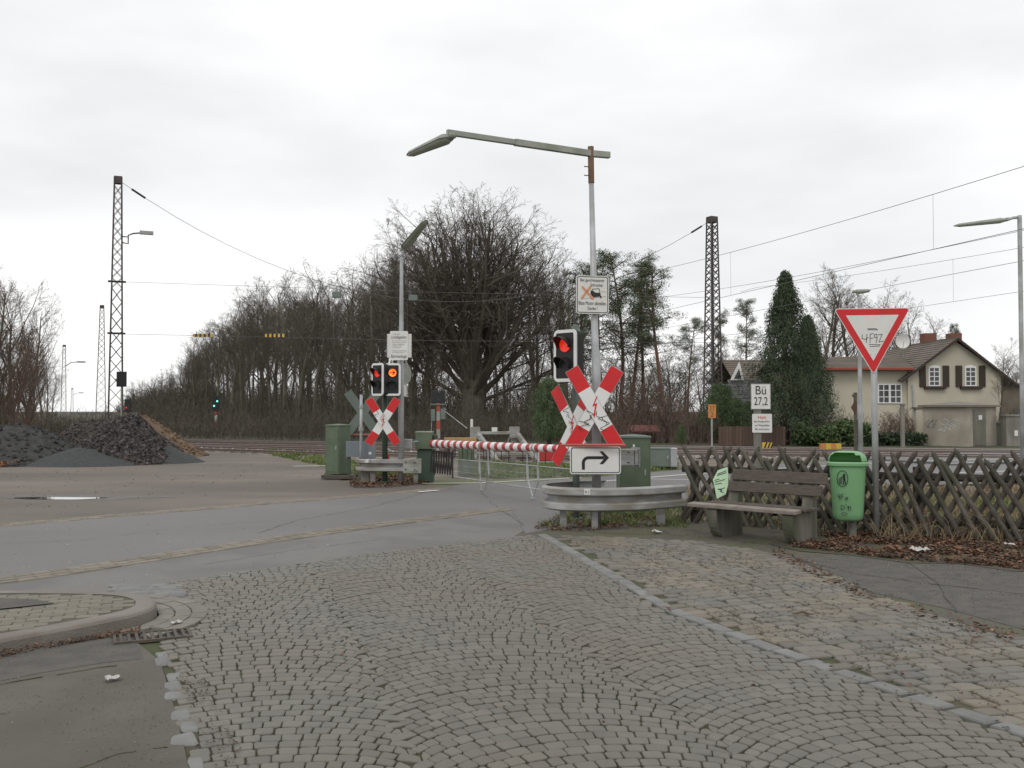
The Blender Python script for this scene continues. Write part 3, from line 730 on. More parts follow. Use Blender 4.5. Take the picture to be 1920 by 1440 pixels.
# ---- level crossing signals
def signal_head(name, label, c, rz, w_, h_, arrow=False, both=False, lit=M_lred):
    t = thing(name, label, 'signal light', tuple(c), rz); d_ = .16
    m = MB(); m.prism(rrect(w_, h_, w_*.16), 0, d_); m.build('housing', M_dark, t)
    m = MB(); o_ = rrect(w_+.02, h_+.02, w_*.2); i_ = rrect(w_-.07, h_-.07, w_*.06); n_ = len(o_)
    m.add([(x,-.012,z) for x,z in o_]+[(x,-.012,z) for x,z in i_]+[(x,.012,z) for x,z in o_], [(i,(i+1)%n_,(i+1)%n_+n_,i+n_) for i in range(n_)]+[(i,i+2*n_,(i+1)%n_+2*n_,(i+1)%n_) for i in range(n_)])
    m.build('white_rim', M_white, t)
    rr = w_*.24
    for k, z in enumerate((h_*.21, -h_*.19)):
        m = MB(); m.cyl((0,-.004,z),(0,-.016,z),rr,n=24); l_ = m.build('lamp', lit if k == 0 else M_black, t)
        v = MB(); K = 14; dp = rr*1.9; vs = []
        for i in range(K+1):
            a_ = R(-20+220*i/K); x, zz = math.cos(a_)*rr*1.12, math.sin(a_)*rr*1.12
            dl = dp*(.35+.65*max(0, math.sin(a_)))
            vs += [(x,-.012,z+zz),(x,-.012-dl,z+zz)]
        v.add(vs, [(2*i,2*i+1,2*i+3,2*i+2) for i in range(K)]); vo = v.build('visor', M_black, t); s = vo.modifiers.new('s','SOLIDIFY'); s.thickness = .006
        if arrow and k == 0:
            m = MB(); strokes(m, [[(-rr*.6,z),(rr*.6,z)],[(rr*.05,z+rr*.55),(rr*.6,z),(rr*.05,z-rr*.55)]], rr*.3, -.018); m.build('arrow', M_red, t)
    return t
def pole(name, label, cat, px, Y, py, r_, m_=M_galv, py0=None):
    t = thing(name, label, cat, (XP(px,Y),Y,0)); m = MB(); z = ZP(py,Y); m.tube([(0,0,0),(0,0,z-.02)], r_, 12); m.build('tube', m_, t, smooth=True)
    m = MB(); m.tube([(0,0,z-.02),(0,0,z)], [r_*1.1,r_*.8], 12); m.tube([(0,0,0),(0,0,.04)], r_*1.8, 12); m.build('cap', m_, t); return t
pole('signal_post', 'dark post that carries the large signal head on the right', 'post', 1080, 13.6, 610, .05, M_greyg)
signal_head('signal_light', 'tall black signal head with a white rim, lit red, left of the lamp pole', W(1060,667,13.25), -46, .40, .70)
t = signal_head('signal_light', 'black signal head seen edge on behind the tall white rimmed one', W(1052,668,13.62), -100, .30, .70)
pole('signal_post', 'dark post between the two signal heads on the left', 'post', 722, 20.6, 690, .06, M_greend)
signal_head('signal_light', 'left head of the pair above the left crossbuck, turned away, lit red', W(708,711.5,20.3), -44, .37, .67)
signal_head('signal_light', 'right head of the pair above the left crossbuck, glowing orange red arrow', W(736,711.5,20.3), 4, .33, .67, True, lit=M_lor)
t = thing('round_disc', 'pale round disc seen from behind, right of the glowing signal head', 'disc', tuple(W(754,701,20.7)), 55)
m = MB(); m.cyl((0,-.06,0),(0,.0,0),.235,.20,28); m.build('disc', M_lamp, t, smooth=False); m = MB(); m.bar((0,0,0),(0,.12,0),.05); m.build('bracket', M_galv, t)
t = plate('framed_plate', 'small pale plate with a dark frame below the round disc', W(757.5,732,20.6), 35, .16, .27, .01, M_marker, .008, .01)

# ---- cabinets
def cabinet(name, label, x, Y, w_, d_, h_, rz, m_, lid=.03, lidm=None, plinth=None, handle=True, z0=0.0, door=True):
    t = thing(name, label, 'cabinet', (x, Y, z0), rz)
    m = MB(); m.box((0,0,h_/2),(w_,d_,h_)); m.build('body', m_, t, bevel=.008)
    m = MB(); hw_, hd = w_/2+lid, d_/2+lid
    m.add([(-hw_,-hd,h_+.001),(hw_,-hd,h_+.001),(hw_,hd,h_+.001),(-hw_,hd,h_+.001),(-hw_,-hd,h_+.035),(hw_,-hd,h_+.035),(hw_,hd,h_+.035),(-hw_,hd,h_+.035),(0,0,h_+.06)],
          [(3,2,1,0),(0,1,5,4),(1,2,6,5),(2,3,7,6),(3,0,4,7),(4,5,8),(5,6,8),(6,7,8),(7,4,8)])
    m.build('lid', lidm or m_, t, bevel=.005)
    if door:
        m = MB(); m.box((0,-d_/2-.006,h_*.5),(w_*.88,.012,h_*.9)); dd = m.build('door', m_, t, bevel=.003)
        if handle: m = MB(); m.box((w_*.32,-d_/2-.02,h_*.55),(.025,.02,.09)); m.build('handle', M_galv, dd)
    if plinth: m = MB(); m.box((0,0,-.001-plinth/2),(w_*.95,d_*.95,plinth)); m.build('plinth', M_conc, t)
    return t
t = cabinet('barrier_cabinet', 'big green cabinet behind the right guard rail', XP(1190,14.5), 14.7, .47, .45, ZP(822,14.5), 0, M_green, .012, lidm=M_greyg)
m = MB(); m.box((-.02,-.245,1.02),(.03,.012,.045)); m.build('lock_plate', M_signw, t)
t = thing('steel_box', 'grey galvanised steel box fixed to the front of the big green cabinet', 'box', tuple(W(1172,857,13.9)), 22)
m = MB(); m.box((.0,0,0),(.34,.20,.23)); m.build('body', M_galvw, t, bevel=.006)
m = MB(); m.box((.0,-.103,.075),(.04,.006,.012)); m.box((.0,-.103,-.075),(.04,.006,.012)); m.box((.1,-.103,0),(.006,.006,.2)); m.build('slots', M_dark, t)
m = MB(); m.box((.175,-.0,.0),(.012,.24,.28)); m.build('side_plate', M_galv, t)
cabinet('low_cabinet', 'low grey green trackside cabinet with a grey end, right of the big green cabinet', XP(1238,26), 26, .60, .4, .47, -8, M_greyg, .012, z0=.04)
cabinet('low_cabinet', 'narrow light grey box beside the low grey green trackside cabinet', XP(1264,25.8), 25.9, .17, .4, .46, -8, M_galv, .008, handle=False, z0=.04)
t = cabinet('barrier_cabinet', 'tall green cabinet standing on wooden planks, at the far left', XP(631,22), 22.2, .40, .42, 1.09, -28, M_green, .01, z0=.10)
m = MB(); m.box((-.24,-.05,.93),(.10,.03,.02)); m.build('latch', M_galv, t)
t = thing('plank_pallet', 'pair of wooden planks under the tall green cabinet', 'planks', (XP(636,22),22.15,0), 4)
m = MB(); m.box((0,-.26,.045),(.78,.12,.085)); m.build('plank', M_wood, t); m = MB(); m.box((0,.26,.045),(.78,.12,.085)); m.build('plank', M_wood, t); m = MB(); m.box((-.02,0,.047),(.66,.38,.05)); m.build('board', M_conc, t)
# barrier drive on the left
t = thing('barrier_drive', 'green two tier barrier housing where the striped boom begins', 'barrier housing', (XP(799,21),21.1,0), 0)
m = MB(); m.box((-.01,0,ZP(843,21)/2),(.35,.42,ZP(843,21))); m.build('column', M_greend, t, bevel=.01)
m = MB(); z0_, z1_ = ZP(842,21)+.002, ZP(811,21); m.box((-.04,-.02,(z0_+z1_)/2),(.36,.50,z1_-z0_)); m.build('head', M_green, t, bevel=.012)
m = MB(); m.box((-.04,-.02,z1_+.013),(.37,.51,.022)); m.build('lid', M_lamp, t)
m = MB(); m.box((.20,-.02,.9),(.09,.20,.24)); m.build('bearing', M_greend, t, bevel=.01)
t = thing('steel_box', 'small grey ribbed steel box between the left lamp pole and the green barrier housing', 'box', tuple(W(765,833,20.8)), 0)
m = MB(); m.box((0,0,0),(.20,.16,.22)); m.build('body', M_galv, t, bevel=.006); m = MB()
for z in (-.08,.0,.08): m.box((0,-.083,z),(.15,.006,.014))
m.build('ribs', M_galvw, t); m = MB(); m.bar((-.12,.02,0),(-.2,.02,0),.04); m.bar((.1,.02,.06),(.22,.02,.06),.03); m.build('arm', M_galv, t)
t = thing('counterweight', 'blue grey steel counterweight plates with a small white sticker, behind the thin pole', 'counterweight', tuple(W(646,842,21.9)), -4)
m = MB(); m.box((.20,0,0),(.33,.05,.36)); m.build('panel', M_bluegrey, t, bevel=.004)
m = MB(); m.box((.56,-.03,-.02),(.33,.05,.38)); m.build('panel', M_bluegrey, t, bevel=.004)
m = MB(); m.box((.60,-.057,-.09),(.06,.004,.06)); m.build('sticker', M_white, t)
m = MB(); m.box((.10,.05,-.45),(.06,.06,.8)); m.box((.60,.05,-.45),(.06,.06,.8)); m.build('stand', M_greend, t)

# ---- guard rails
def wbeam(name, label, pts, z0, h_, posts, face=1, ph=None, cap=None):
    t = thing(name, label, 'guard rail', (pts[0][0], pts[0][1], 0)); o = V(pts[0]); q = resample(smoothp(pts, 3), .06)
    prof = [(.02,0),(.075,.05),(.085,.08),(.085,.30),(.075,.335),(.004,.40),(0,.42),(0,.58),(.004,.60),(.075,.665),(.085,.70),(.085,.92),(.075,.95),(.02,1)]
    m = MB(); J = len(prof); vs = []
    for i, p in enumerate(q):
        tn = (q[min(i+1,len(q)-1)]-q[max(i-1,0)]).normalized(); n2 = V((-tn.y,tn.x))*(-face)
        for d, hh in prof: c = p-o+n2*d; vs.append((c.x,c.y,z0+h_*hh))
    m.add(vs, [(i*J+j,(i+1)*J+j,(i+1)*J+j+1,i*J+j+1) for i in range(len(q)-1) for j in range(J-1)])
    b = m.build('beam', M_galvw, t); s = b.modifiers.new('s','SOLIDIFY'); s.thickness = .005
    for x, y, wd in posts:
        m = MB(); m.box((x-o.x,y-o.y,(z0+h_*.8)/2-.01),(wd,.012,z0+h_*.8)); m.box((x-o.x-wd/2,y-o.y+.05,(z0+h_*.8)/2-.01),(.012,.10,z0+h_*.8)); m.build('post', M_galvw, t)
    m = MB()
    for x, y in (cap or []):
        for dz in (.25,.78): m.cyl((x-o.x,y-o.y-.0,z0+h_*dz),(x-o.x,y-o.y-.02,z0+h_*dz),.016,n=8)
    if cap: m.build('bolts', M_dark, t)
    return t
gp = [(1.35,13.75),(.85,13.62),(.52,13.30),(.46,12.95),(.56,12.66),(.90,12.50),(1.35,12.52),(1.80,12.72),(2.32,13.12)]
t = wbeam('guard_rail', 'curved galvanised guard rail wrapped round the right crossing posts', gp, .24, .31, [(.68,12.72,.08),(1.09,12.62,.07),(2.02,13.02,.1)], 1, cap=[(1.98,12.82),(2.18,12.97)])
k1 = plate('number_plate', 'tiny white plate reading K1 on the right guard rail', (XP(1100.5,12.42),12.42,ZP(922,12.42)), 0, .078,.078,.003)
lettering([('K1', 0, -.003, .048, .036)], M_black, k1)
gp = [(-3.15,21.3),(-3.32,21.0),(-3.30,20.72),(-3.10,20.52),(-2.7,20.45),(-1.92,20.42)]
t = wbeam('guard_rail', 'short guard rail in front of the left crossbuck, white at its right end', gp, .25, .27, [(-2.98,20.62,.10),(-2.05,20.52,.09)], 1)
o_ = V((-3.15,21.3,0)); m = MB(); m.box((-2.12+3.15,20.36-21.3,.385),(.38,.02,.30)); m.box((-1.95+3.15,20.345-21.3,.385),(.07,.03,.31)); m.build('end_plate', M_lamp, t, bevel=.004)
m = MB()
for x in (-2.25,-2.06):
    for z in (.31,.46): m.cyl((x+3.15,20.35-21.3,z),(x+3.15,20.33-21.3,z),.015,n=8)
m.build('bolts', M_dark, t)
t = thing('concrete_stub', 'short pale concrete stub under the left guard rail', 'stub', (XP(684,20.6),20.75,0)); m = MB(); m.box((0,0,.12),(.2,.14,.25), taper=.92); m.build('block', M_conc, t, bevel=.02)
k2 = plate('number_plate', 'small white square plate on the left guard rail', (XP(688,20.34),20.36,ZP(864.5,20.34)), 0, .068,.068,.003)
t = thing('broken_rod', 'bent red and white rod hanging behind the left crossbuck', 'rod', tuple(W(718,842,20.9)))
m = MB(); m.tube([(0,0,0),(.1,0,-.12),(.13,0,-.25)], .02, 6, 0); m.tube([(.08,0,.02),(.22,0,-.06)], .014, 6, 1); m.tube([(.13,0,-.25),(.15,0,-.36)], .014, 6, 1); m.build('rod', [M_red, M_white], t)

# ---- barrier boom with its hanging grille
A_ = V((XP(812,20.7),20.7,ZP(832,20.7))); B_ = V((1.58,14.6,.94))
t = thing('barrier_boom', 'red and white striped barrier boom with a hanging wire grille, closed across the road', 'barrier', (A_.x, A_.y, 0))
D_ = B_-A_; Ln = D_.length; hd_ = D_.normalized(); A0 = V((0,0,A_.z))
m = MB(); n_ = 46; s0 = 0
for i in range(n_):
    f0, f1 = (i+(.16 if i % 2 else 0))/n_*1.0, (i+1+(.0 if i % 2 else .16)-(.0))/n_; f0 = i/n_ - (.0 if i % 2 == 0 else .10)/n_; f1 = (i+1)/n_ - (.10 if i % 2 == 0 else 0)/n_; r0 = .088-.030*f0; r1 = .088-.030*f1
    m.cyl(A0+D_*f0, A0+D_*f1, r0, r1, 16, 0 if i % 2 == 0 else 1, caps=(i in (0, n_-1)))
m.build('boom', [mat('boom_red', (.42,.035,.045), .5), M_white], t, smooth=False)
def on(f, z): p = A0+D_*f; return V((p.x, p.y, z))
for f in (.345,.64,.93): m = MB(); c = A0+D_*f; m.cyl(c-hd_*.03, c+hd_*.03, .095-.03*f, n=16); m.build('clamp', M_lamp, t)
g_ = MB()
zt_ = lambda f: (.94+.10*f)-.30-.0*f
zb_ = lambda f: .20-.02*f
g_.tube([on(0,A_.z-.30), on(.5,B_.z-.36), on(1,B_.z-.34)], .012, 6); g_.tube([on(.02,zb_(0)), on(.5,zb_(.5)), on(1,zb_(1))], .012, 6)
zr = lambda f: (A_.z-.30)*(1-f)+(B_.z-.34)*f
for i in range(150):
    f = .01+.98*i/149
    g_.tube([on(f,zr(f)), on(f,zb_(f))], .0032, 4, caps=False)
for zz in (.33,.66):
    g_.tube([on(0,zb_(0)+(zr(0)-zb_(0))*zz), on(1,zb_(1)+(zr(1)-zb_(1))*zz)], .003, 4)
g_.build('grille', M_galv, t)
g_ = MB(); pz = V((-hd_.y, hd_.x, 0))
for i in range(0, 34, 2):                             # bunched scissor lattice near the hinge
    f = .004+.0046*i; lean = (.014 if i % 4 else -.014)
    g_.bar(on(f,A_.z-.14)-pz*.03, on(f+lean,zb_(f)+.02)-pz*.03, .026, .014)
for f in (.02,.155): g_.bar(on(f,A_.z-.12)-pz*.03, on(f,zb_(f)-.03)-pz*.03, .028, .02)
g_.build('folded_lattice', mat('lattice_brown', (.03,.026,.024), .7), t)
rg = random.Random(8)
for i in range(26):
    g_ = MB(); f = .03+.94*rg.random(); z = (A0+D_*f).z-.08+.03*f; g_.tube([on(f,z), on(f+.004,z-.07), on(f+.001,z-.16-.06*rg.random())], .009, 4)
    g_.build('hanger', M_dark, t)
for f, sp in ((.325,.0),(.60,.012)):
    for s2 in (0, 1):
        g_ = MB(); ff = f+s2*.055; fb = f+.03 if sp else ff+.012
        g_.tube([on(ff,zr(ff)+.30), on(ff,zr(ff))], .012, 6); g_.tube([on(ff,zr(ff)), on(ff+.004,.33)], .022, 8); g_.tube([on(ff+.004,.33), on(fb if s2 == 0 or sp else ff-.02,.035)], .012, 6)
        if s2 == 0: g_.box(on(fb,.02), (.07,.05,.03))
        g_.build('leg', M_galv, t)

# ---- things beyond the barrier
cabinet('barrier_cabinet', 'green cabinet behind the folded lattice of the boom', XP(872,23), 23.2, .34, .34, .66, 8, M_green, .01, handle=False)
t = thing('plank_board', 'ochre wooden board lying flat beyond the barrier, above the green cabinet', 'board', (XP(863,26),26,0), 5)
m = MB(); m.box((0,0,ZP(824,26)),(.86,.45,.09)); m.build('board', M_plank, t); m = MB(); m.box((-.33,0,ZP(830,26)/2-.03),(.09,.3,ZP(830,26)-.06)); m.box((.33,0,ZP(830,26)/2-.03),(.09,.3,ZP(830,26)-.06)); m.build('trestle', M_wood, t)
YS = 30.0; t = thing('buffer_stop', 'grey steel buffer stop frame at the end of the siding', 'buffer stop', (XP(925,YS),YS,0), 12)
for sx in (-1, 1):
    m = MB(); x = sx*.62
    m.bar((x,-.15,.98),(x+.55,-1.0,.02),.14,.12); m.bar((x,-.15,.98),(x,-.15,.02),.14,.14); m.bar((x,-.1,.93),(x-.1,1.0,.05),.10,.10); m.build('strut', M_galvw, t, bevel=.01)
    m = MB(); m.box((sx*.62,-.25,.87),(.30,.14,.36)); m.build('buffer_plate', M_galvw, t, bevel=.01)
m = MB(); m.bar((-.62,-.2,.86),(.62,-.2,.86),.16,.09); m.bar((-.4,-.2,.22),(1.0,-.6,.22),.10,.10); m.build('crossbeam', M_galvw, t, bevel=.008)
m = MB(); m.box((0,-.2,.97),(.17,.04,.13)); m.build('number_plate', M_signw, t); m = MB(); m.box((-.72,-.2,1.16),(.07,.07,.26)); m.build('upright', M_signw, t)
YT = 33.0; t = thing('railway_signal', 'black backed railway signal on a thin red and white mast behind the boom', 'railway signal', (XP(822,YT),YT,0), 0)
m = MB(); zz = ZP(755,YT); k = 6
for i in range(k): m.box((0,0,zz*(i+.5)/k),(.12,.12,zz/k),None,i % 2)
m.build('mast', [M_lamp, M_redbr], t)
m = MB(); m.box((-.12,0,ZP(744,YT)),(.20,.16,.42)); m.box((.12,0,ZP(744,YT)),(.20,.16,.42)); m.build('screen', M_black, t, bevel=.01)
m = MB(); m.box((0,0,ZP(758,YT)),(.56,.2,.04)); m.box((-.18,0,ZP(778,YT)),(.14,.14,.40)); m.box((.16,0,ZP(776,YT)),(.16,.14,.36)); m.build('boxes', M_greyg, t)
m = MB(); m.tube([(.2,0,ZP(770,YT)),(1.05,-1.4,ZP(803,YT-1.4))], .012, 5); m.tube([(-.2,0,ZP(770,YT)),(-.26,0,ZP(820,YT))], .012, 5); m.build('stay', M_galv, t)
t = thing('signal_post', 'grey timber post with a diamond board seen from behind, beside the cream lamp', 'post', (XP(1604,24.3),24.3,0))
m = MB(); m.box((0,0,ZP(736,24.3)/2),(.07,.07,ZP(736,24.3))); m.box((-.04,0,ZP(742,24.3)),(.07,.05,.06)); m.build('post', M_wood, t)
m = MB(); m.prism([(-.02,ZP(750,24.3)),(.0,ZP(764,24.3)),(-.02,ZP(778,24.3)),(-.13,ZP(764,24.3))], -.05, -.04); m.build('board', mat('brown_board', (.10,.045,.035), .7), t)
t = thing('hectometre_board', 'small orange board reading 27 2 on a thin stake, left of the tall lattice mast', 'marker', (XP(1333,33),36.6,0))
zz = ZP(771,36.6); t.location.x = XP(1334.5,36.6); m = MB(); m.tube([(0,0,0),(0,0,zz)], .035, 6); m.build('stake', M_galv, t); m = MB(); m.prism(rrect(.30,.52,.03), -.06, -.045); 
bb = m.build('board', M_orange, t, loc=(0,0,zz)); lettering([('27', 0, .11, .2, .19), ('2', 0, -.12, .1, .19)], M_rust, bb, y=-.064)
t = thing('striped_block', 'yellow and black diagonally striped marker board beyond the tracks', 'marker', (XP(1438,36.5),36.5,0))
zz = ZP(838,36.5); m = MB(); m.box((0,0,zz),(.38,.06,.34),None,0); bb = m.build('board', M_yellow, t)
m = MB()
for i in range(3): x0 = -.19+.13*i; m.prism([(x0,zz-.17),(x0+.06,zz-.17),(min(.19,x0+.20),zz+.0+.17*(x0<0.0)),(min(.19,x0+.14),zz+.17)], -.034, -.031)
m.build('stripes', M_black, bb); m = MB(); m.box((0,0,.03),(.06,.06,.1)); m.build('foot', M_galv, t)
t = thing('orange_box', 'orange and yellow marker box lying beside the far rail', 'marker', (XP(1557,36),36,0)); m = MB()
for i in range(4): m.box((-.3+.19*i,0,.22),(.188,.2,.20),None,i % 2)
m.build('box', [M_orange, M_yellow], t); m = MB(); m.box((0,.0,.06),(.7,.12,.12)); m.build('foot', M_sleeper, t)
t = thing('track_magnet', 'red trackside box beyond the boom, left of the crossbucks', 'trackside box', (XP(1026,28.5),28.5,0)); m = MB(); m.box((0,0,.22),(.46,.3,.30)); m.build('box', mat('trackside_red', (.42,.03,.03),.6), t, bevel=.02); m = MB(); m.box((-.26,0,.22),(.04,.32,.34)); m.build('plate', M_signw, t)

# ---- litter bin
YN = 11.75; bxn = XP(1588, YN)
t = thing('litter_bin', 'pale green plastic litter bin with a hooded opening, scribbled on, before the fence', 'litter bin', (bxn, YN, 0), -14)
z0_, z1_ = ZP(974,YN), ZP(872,YN)
def ring(w_, d_, z, n=32, e_=3.2, cx=0):
    p = []
    for i in range(n):
        a_ = 2*math.pi*i/n; ca_, sa_ = math.cos(a_), math.sin(a_)
        p.append((cx+math.copysign(abs(ca_)**(2/e_), ca_)*w_/2, math.copysign(abs(sa_)**(2/e_), sa_)*d_/2, z))
    return p
def loft(mb, rings, mi=0, caps=(True, True)):
    n_ = len(rings[0]); b = len(mb.v); 
    for r_ in rings: mb.v += r_
    for i in range(len(rings)-1):
        for j in range(n_): mb.f.append((b+i*n_+j, b+i*n_+(j+1)%n_, b+(i+1)*n_+(j+1)%n_, b+(i+1)*n_+j)); mb.m.append(mi)
    if caps[0]: mb.f.append(tuple(b+j for j in reversed(range(n_)))); mb.m.append(mi)
    if caps[1]: mb.f.append(tuple(b+(len(rings)-1)*n_+j for j in range(n_))); mb.m.append(mi)
m = MB(); loft(m, [ring(.28,.22,z0_-.01), ring(.335,.27,z0_+.02), ring(.355,.285,z0_+.08), ring(.415,.335,z1_-.03), ring(.42,.34,z1_)], 0, (True, False)); m.build('body', M_bin, t, smooth=True)
m = MB(); loft(m, [ring(.425,.345,z1_-.012), ring(.475,.385,z1_-.005), ring(.48,.39,z1_+.03), ring(.455,.37,z1_+.045)], 0, (False, False)); m.build('rim', M_bin, t, smooth=False, bevel=.004)
m = MB(); K, J = 12, 40; hz = .135; vs = []; keep = {}
for i in range(K+1):
    ph = math.pi/2*i/K; rr_ = math.cos(ph)**.55; r_ = ring(.45*max(rr_,.02), .365*max(rr_,.02), z1_+.04+hz*math.sin(ph)**.9, J, 2.6); vs += r_
fs = []
for i in range(K):
    for j in range(J):
        a_ = 360*(j+.5)/J; opening = (186 < a_ < 304) and (0 <= i <= 7) and not (i > 4 and (a_ < 200 or a_ > 288))
        if not opening: fs.append((i*J+j, i*J+(j+1)%J, (i+1)*J+(j+1)%J, (i+1)*J+j))
m.add(vs, fs); ho = m.build('hood', M_bin, t, smooth=True); s = ho.modifiers.new('s','SOLIDIFY'); s.thickness = .008
m = MB(); m.sheet([(x,y) for x,y,_ in ring(.40,.32,0)], z1_-.08); loft(m, [ring(.40,.32,z1_-.08), ring(.405,.325,z1_+.03)], 0, (False, False)); m.build('liner', M_binin, t)
m = MB(); m.tube([(.06,.06,0),(.06,.06,z0_)], .045, 10); m.box((.06,.20,.45),(.1,.1,.9)); m.build('post', M_conc, t)
# pictogram and scribbles on the left front of the bin
dc = bpy.data.objects.new('pictogram', None); bpy.data.objects.remove(dc)
m = MB(); cz_ = z1_-.155; cx_ = -.075
yb = -.171
th_ = [(cx_+.062*math.cos(R(a_)), cz_+.095*math.sin(R(a_))) for a_ in range(0, 361, 15)]
strokes(m, [th_], .008, yb)
strokes(m, [[(cx_+.018,cz_+.052),(cx_+.02,cz_+.045)]], .024, yb-.001); strokes(m, [[(cx_+.018,cz_+.03),(cx_+.022,cz_-.01)]], .026, yb-.001)
strokes(m, [[(cx_+.02,cz_-.01),(cx_+.008,cz_-.07)],[(cx_+.024,cz_-.01),(cx_+.038,cz_-.068)],[(cx_+.012,cz_+.028),(cx_-.018,cz_+.008)]], .011, yb-.001)
strokes(m, [[(cx_-.042,cz_-.0),(cx_-.036,cz_-.058),(cx_-.012,cz_-.058),(cx_-.006,cz_-.0),(cx_-.042,cz_)],[(cx_-.03,cz_),(cx_-.028,cz_-.055)],[(cx_-.018,cz_),(cx_-.019,cz_-.055)]], .005, yb-.001)
pg = m.build('pictogram', M_black, t)
m = MB(); strokes(m, [[(-.125,.12),(-.13,.09),(-.10,.085)],[(-.105,.125),(-.11,.06)],[(-.085,.12),(-.09,.065)],[(-.085,.12),(-.06,.122)],[(-.088,.095),(-.065,.097)],[(-.035,.085),(-.04,.05)],[(-.02,.09),(-.025,.05)],[(-.045,.07),(-.01,.073)],
    [(-.09,-.01),(-.095,-.07),(-.06,-.06),(-.055,-.03),(-.09,-.01)],[(-.035,-.0),(-.04,-.015)],[(-.02,-.03),(-.005,-.025),(-.01,-.05),(-.02,-.03)],[(-.0,-.02),(-.012,-.075)],[(.01,-.02),(.02,-.04),(.01,-.075)],[(-.09,-.115),(-.06,-.10),(-.02,-.115)],[(-.08,-.13),(-.03,-.13)]], .008, 0)
sc_ = m.build('scribble', M_marker, t); sc_.location = (0.0,-.1685,z0_+.20); sc_.rotation_euler = (R(3.4),0,0)
pg.rotation_euler = (R(0),0,0)

# ---- bench: two concrete supports, seat planks, two back boards
BO = V((2.60,12.05)); BX = V((.72,-.69)).normalized(); brz = math.degrees(math.atan2(BX.y, BX.x))
t = thing('bench', 'old bench with brown back boards on two rounded concrete supports before the fence', 'bench', (BO.x, BO.y, 0), brz)
def support(x0):
    pr_ = [(.30,-.02),(.30,.76),(.24,.76),(.17,.40),(-.30,.36),(-.32,.33)]+[(-.32+.22*(1-math.cos(R(a_))), .33-.35*math.sin(R(a_))) for a_ in (12,24,36,48,60,72,84,90)]
    m = MB(); n_ = len(pr_); vs = [(x0-.07,y,z) for y,z in pr_]+[(x0+.07,y,z) for y,z in pr_]
    m.add(vs, [tuple(reversed(range(n_))), tuple(range(n_,2*n_))]+[(i,(i+1)%n_,(i+1)%n_+n_,i+n_) for i in range(n_)])
    return fix_normals(m.build('support', M_concd, t, bevel=.012))
support(.08); support(1.08)
def plank(name, x0, x1, c, dy, dz, rot, m_):
    m = MB(); m.box(((x0+x1)/2,0,0),(x1-x0,dy,dz)); o = m.build(name, m_, t, bevel=.008, loc=(0,c[0],c[1])); o.rotation_euler = (R(rot),0,0); return o
tag(plank('seat_plank', -.26, 1.20, (-.27,.385), .15, .045, 4, M_seat), 'pale front seat plank')
plank('seat_plank', -.10, 1.24, (-.10,.40), .15, .04, -3, M_bench); plank('seat_plank', -.10, 1.26, (.07,.395), .15, .04, -3, M_bench)
plank('back_board', .02, 1.26, (.185,.60), .032, .125, -10, M_bench); plank('back_board', .06, 1.32, (.215,.745), .032, .135, -10, M_bench)

# ---- lattice fence (crossed half-round poles)
FA = G(1277, 979); FB = G(2010, 1024); fd = (FB-FA); FL = fd.length; fz = math.degrees(math.atan2(fd.y, fd.x))
t = thing('lattice_fence', 'weathered fence of crossed wooden poles running along the whole right side', 'fence', (FA.x,FA.y,0), fz)
rf = random.Random(4); m = MB(); H = 1.0
def slat(m, x, dirn, y):
    dx = .57*dirn; h_ = H*rf.uniform(.88,1.05); j = rf.uniform(-.05,.05); dx *= rf.uniform(.88,1.12)
    a = V((x-dx/2+j,y,-.03)); b = V((x+dx/2-j,y+rf.uniform(-.01,.01),h_)); d = (b-a).normalized()
    m.tube([a, a.lerp(b,.5)+V((0,rf.uniform(-.008,.008),0)), b, b+d*.05],[.034,.033,.031,.008],7)
x = .25
while x < FL:
    slat(m, x, -1, -.045); x += .158*rf.uniform(.88,1.12)
m.build('front_poles', M_wood, t)
m = MB(); x = .20
while x < FL: slat(m, x, 1, .012); x += .158*rf.uniform(.92,1.08)
m.build('rear_poles', mat('weathered_wood_dark', (.06,.048,.038), .85, (.10,.085,.068), 12, .5, 60, island=.25), t)
M_raild = mat('fence_rail_wood', (.04,.038,.03), .9, (.07,.062,.05), 4)
for z in (.20,.74): m = MB(); m.tube([(0,.075,z),(FL/2,.08,z-.01),(FL,.075,z)], .05, 8); m.build('rail', M_raild, t)
for i in range(4): m = MB(); m.tube([(.15+i*1.45,.14,-.05),(.15+i*1.45,.14,.85)], .06, 9); m.build('post', M_raild, t)
# poster tied to the fence
t = thing('paper_poster', 'pale green paper poster, torn and slanting, tied to the fence left of the bench', 'poster', tuple(W(1349,906,12.6)), -18)
m = MB(); pts = [(-.085,.045),(-.02,.17),(.105,.215),(.115,.08),(.11,-.02),(.08,-.14),(-.035,-.205),(-.06,-.07)]
m.prism(pts, 0, .002); m.build('sheet', M_poster, t)
m = MB(); strokes(m, [[(-.02,.12),(.09,.165)],[(-.03,.10),(.09,.14)],[(-.06,.035),(.0,.055)],[(-.06,.01),(.07,.05)],[(-.055,-.015),(.03,.0)]], .010, -.002)
strokes(m, [squig(random.Random(6),.035,-.09,.11,.07,7)], .009, -.002); m.build('print', M_marker, t)

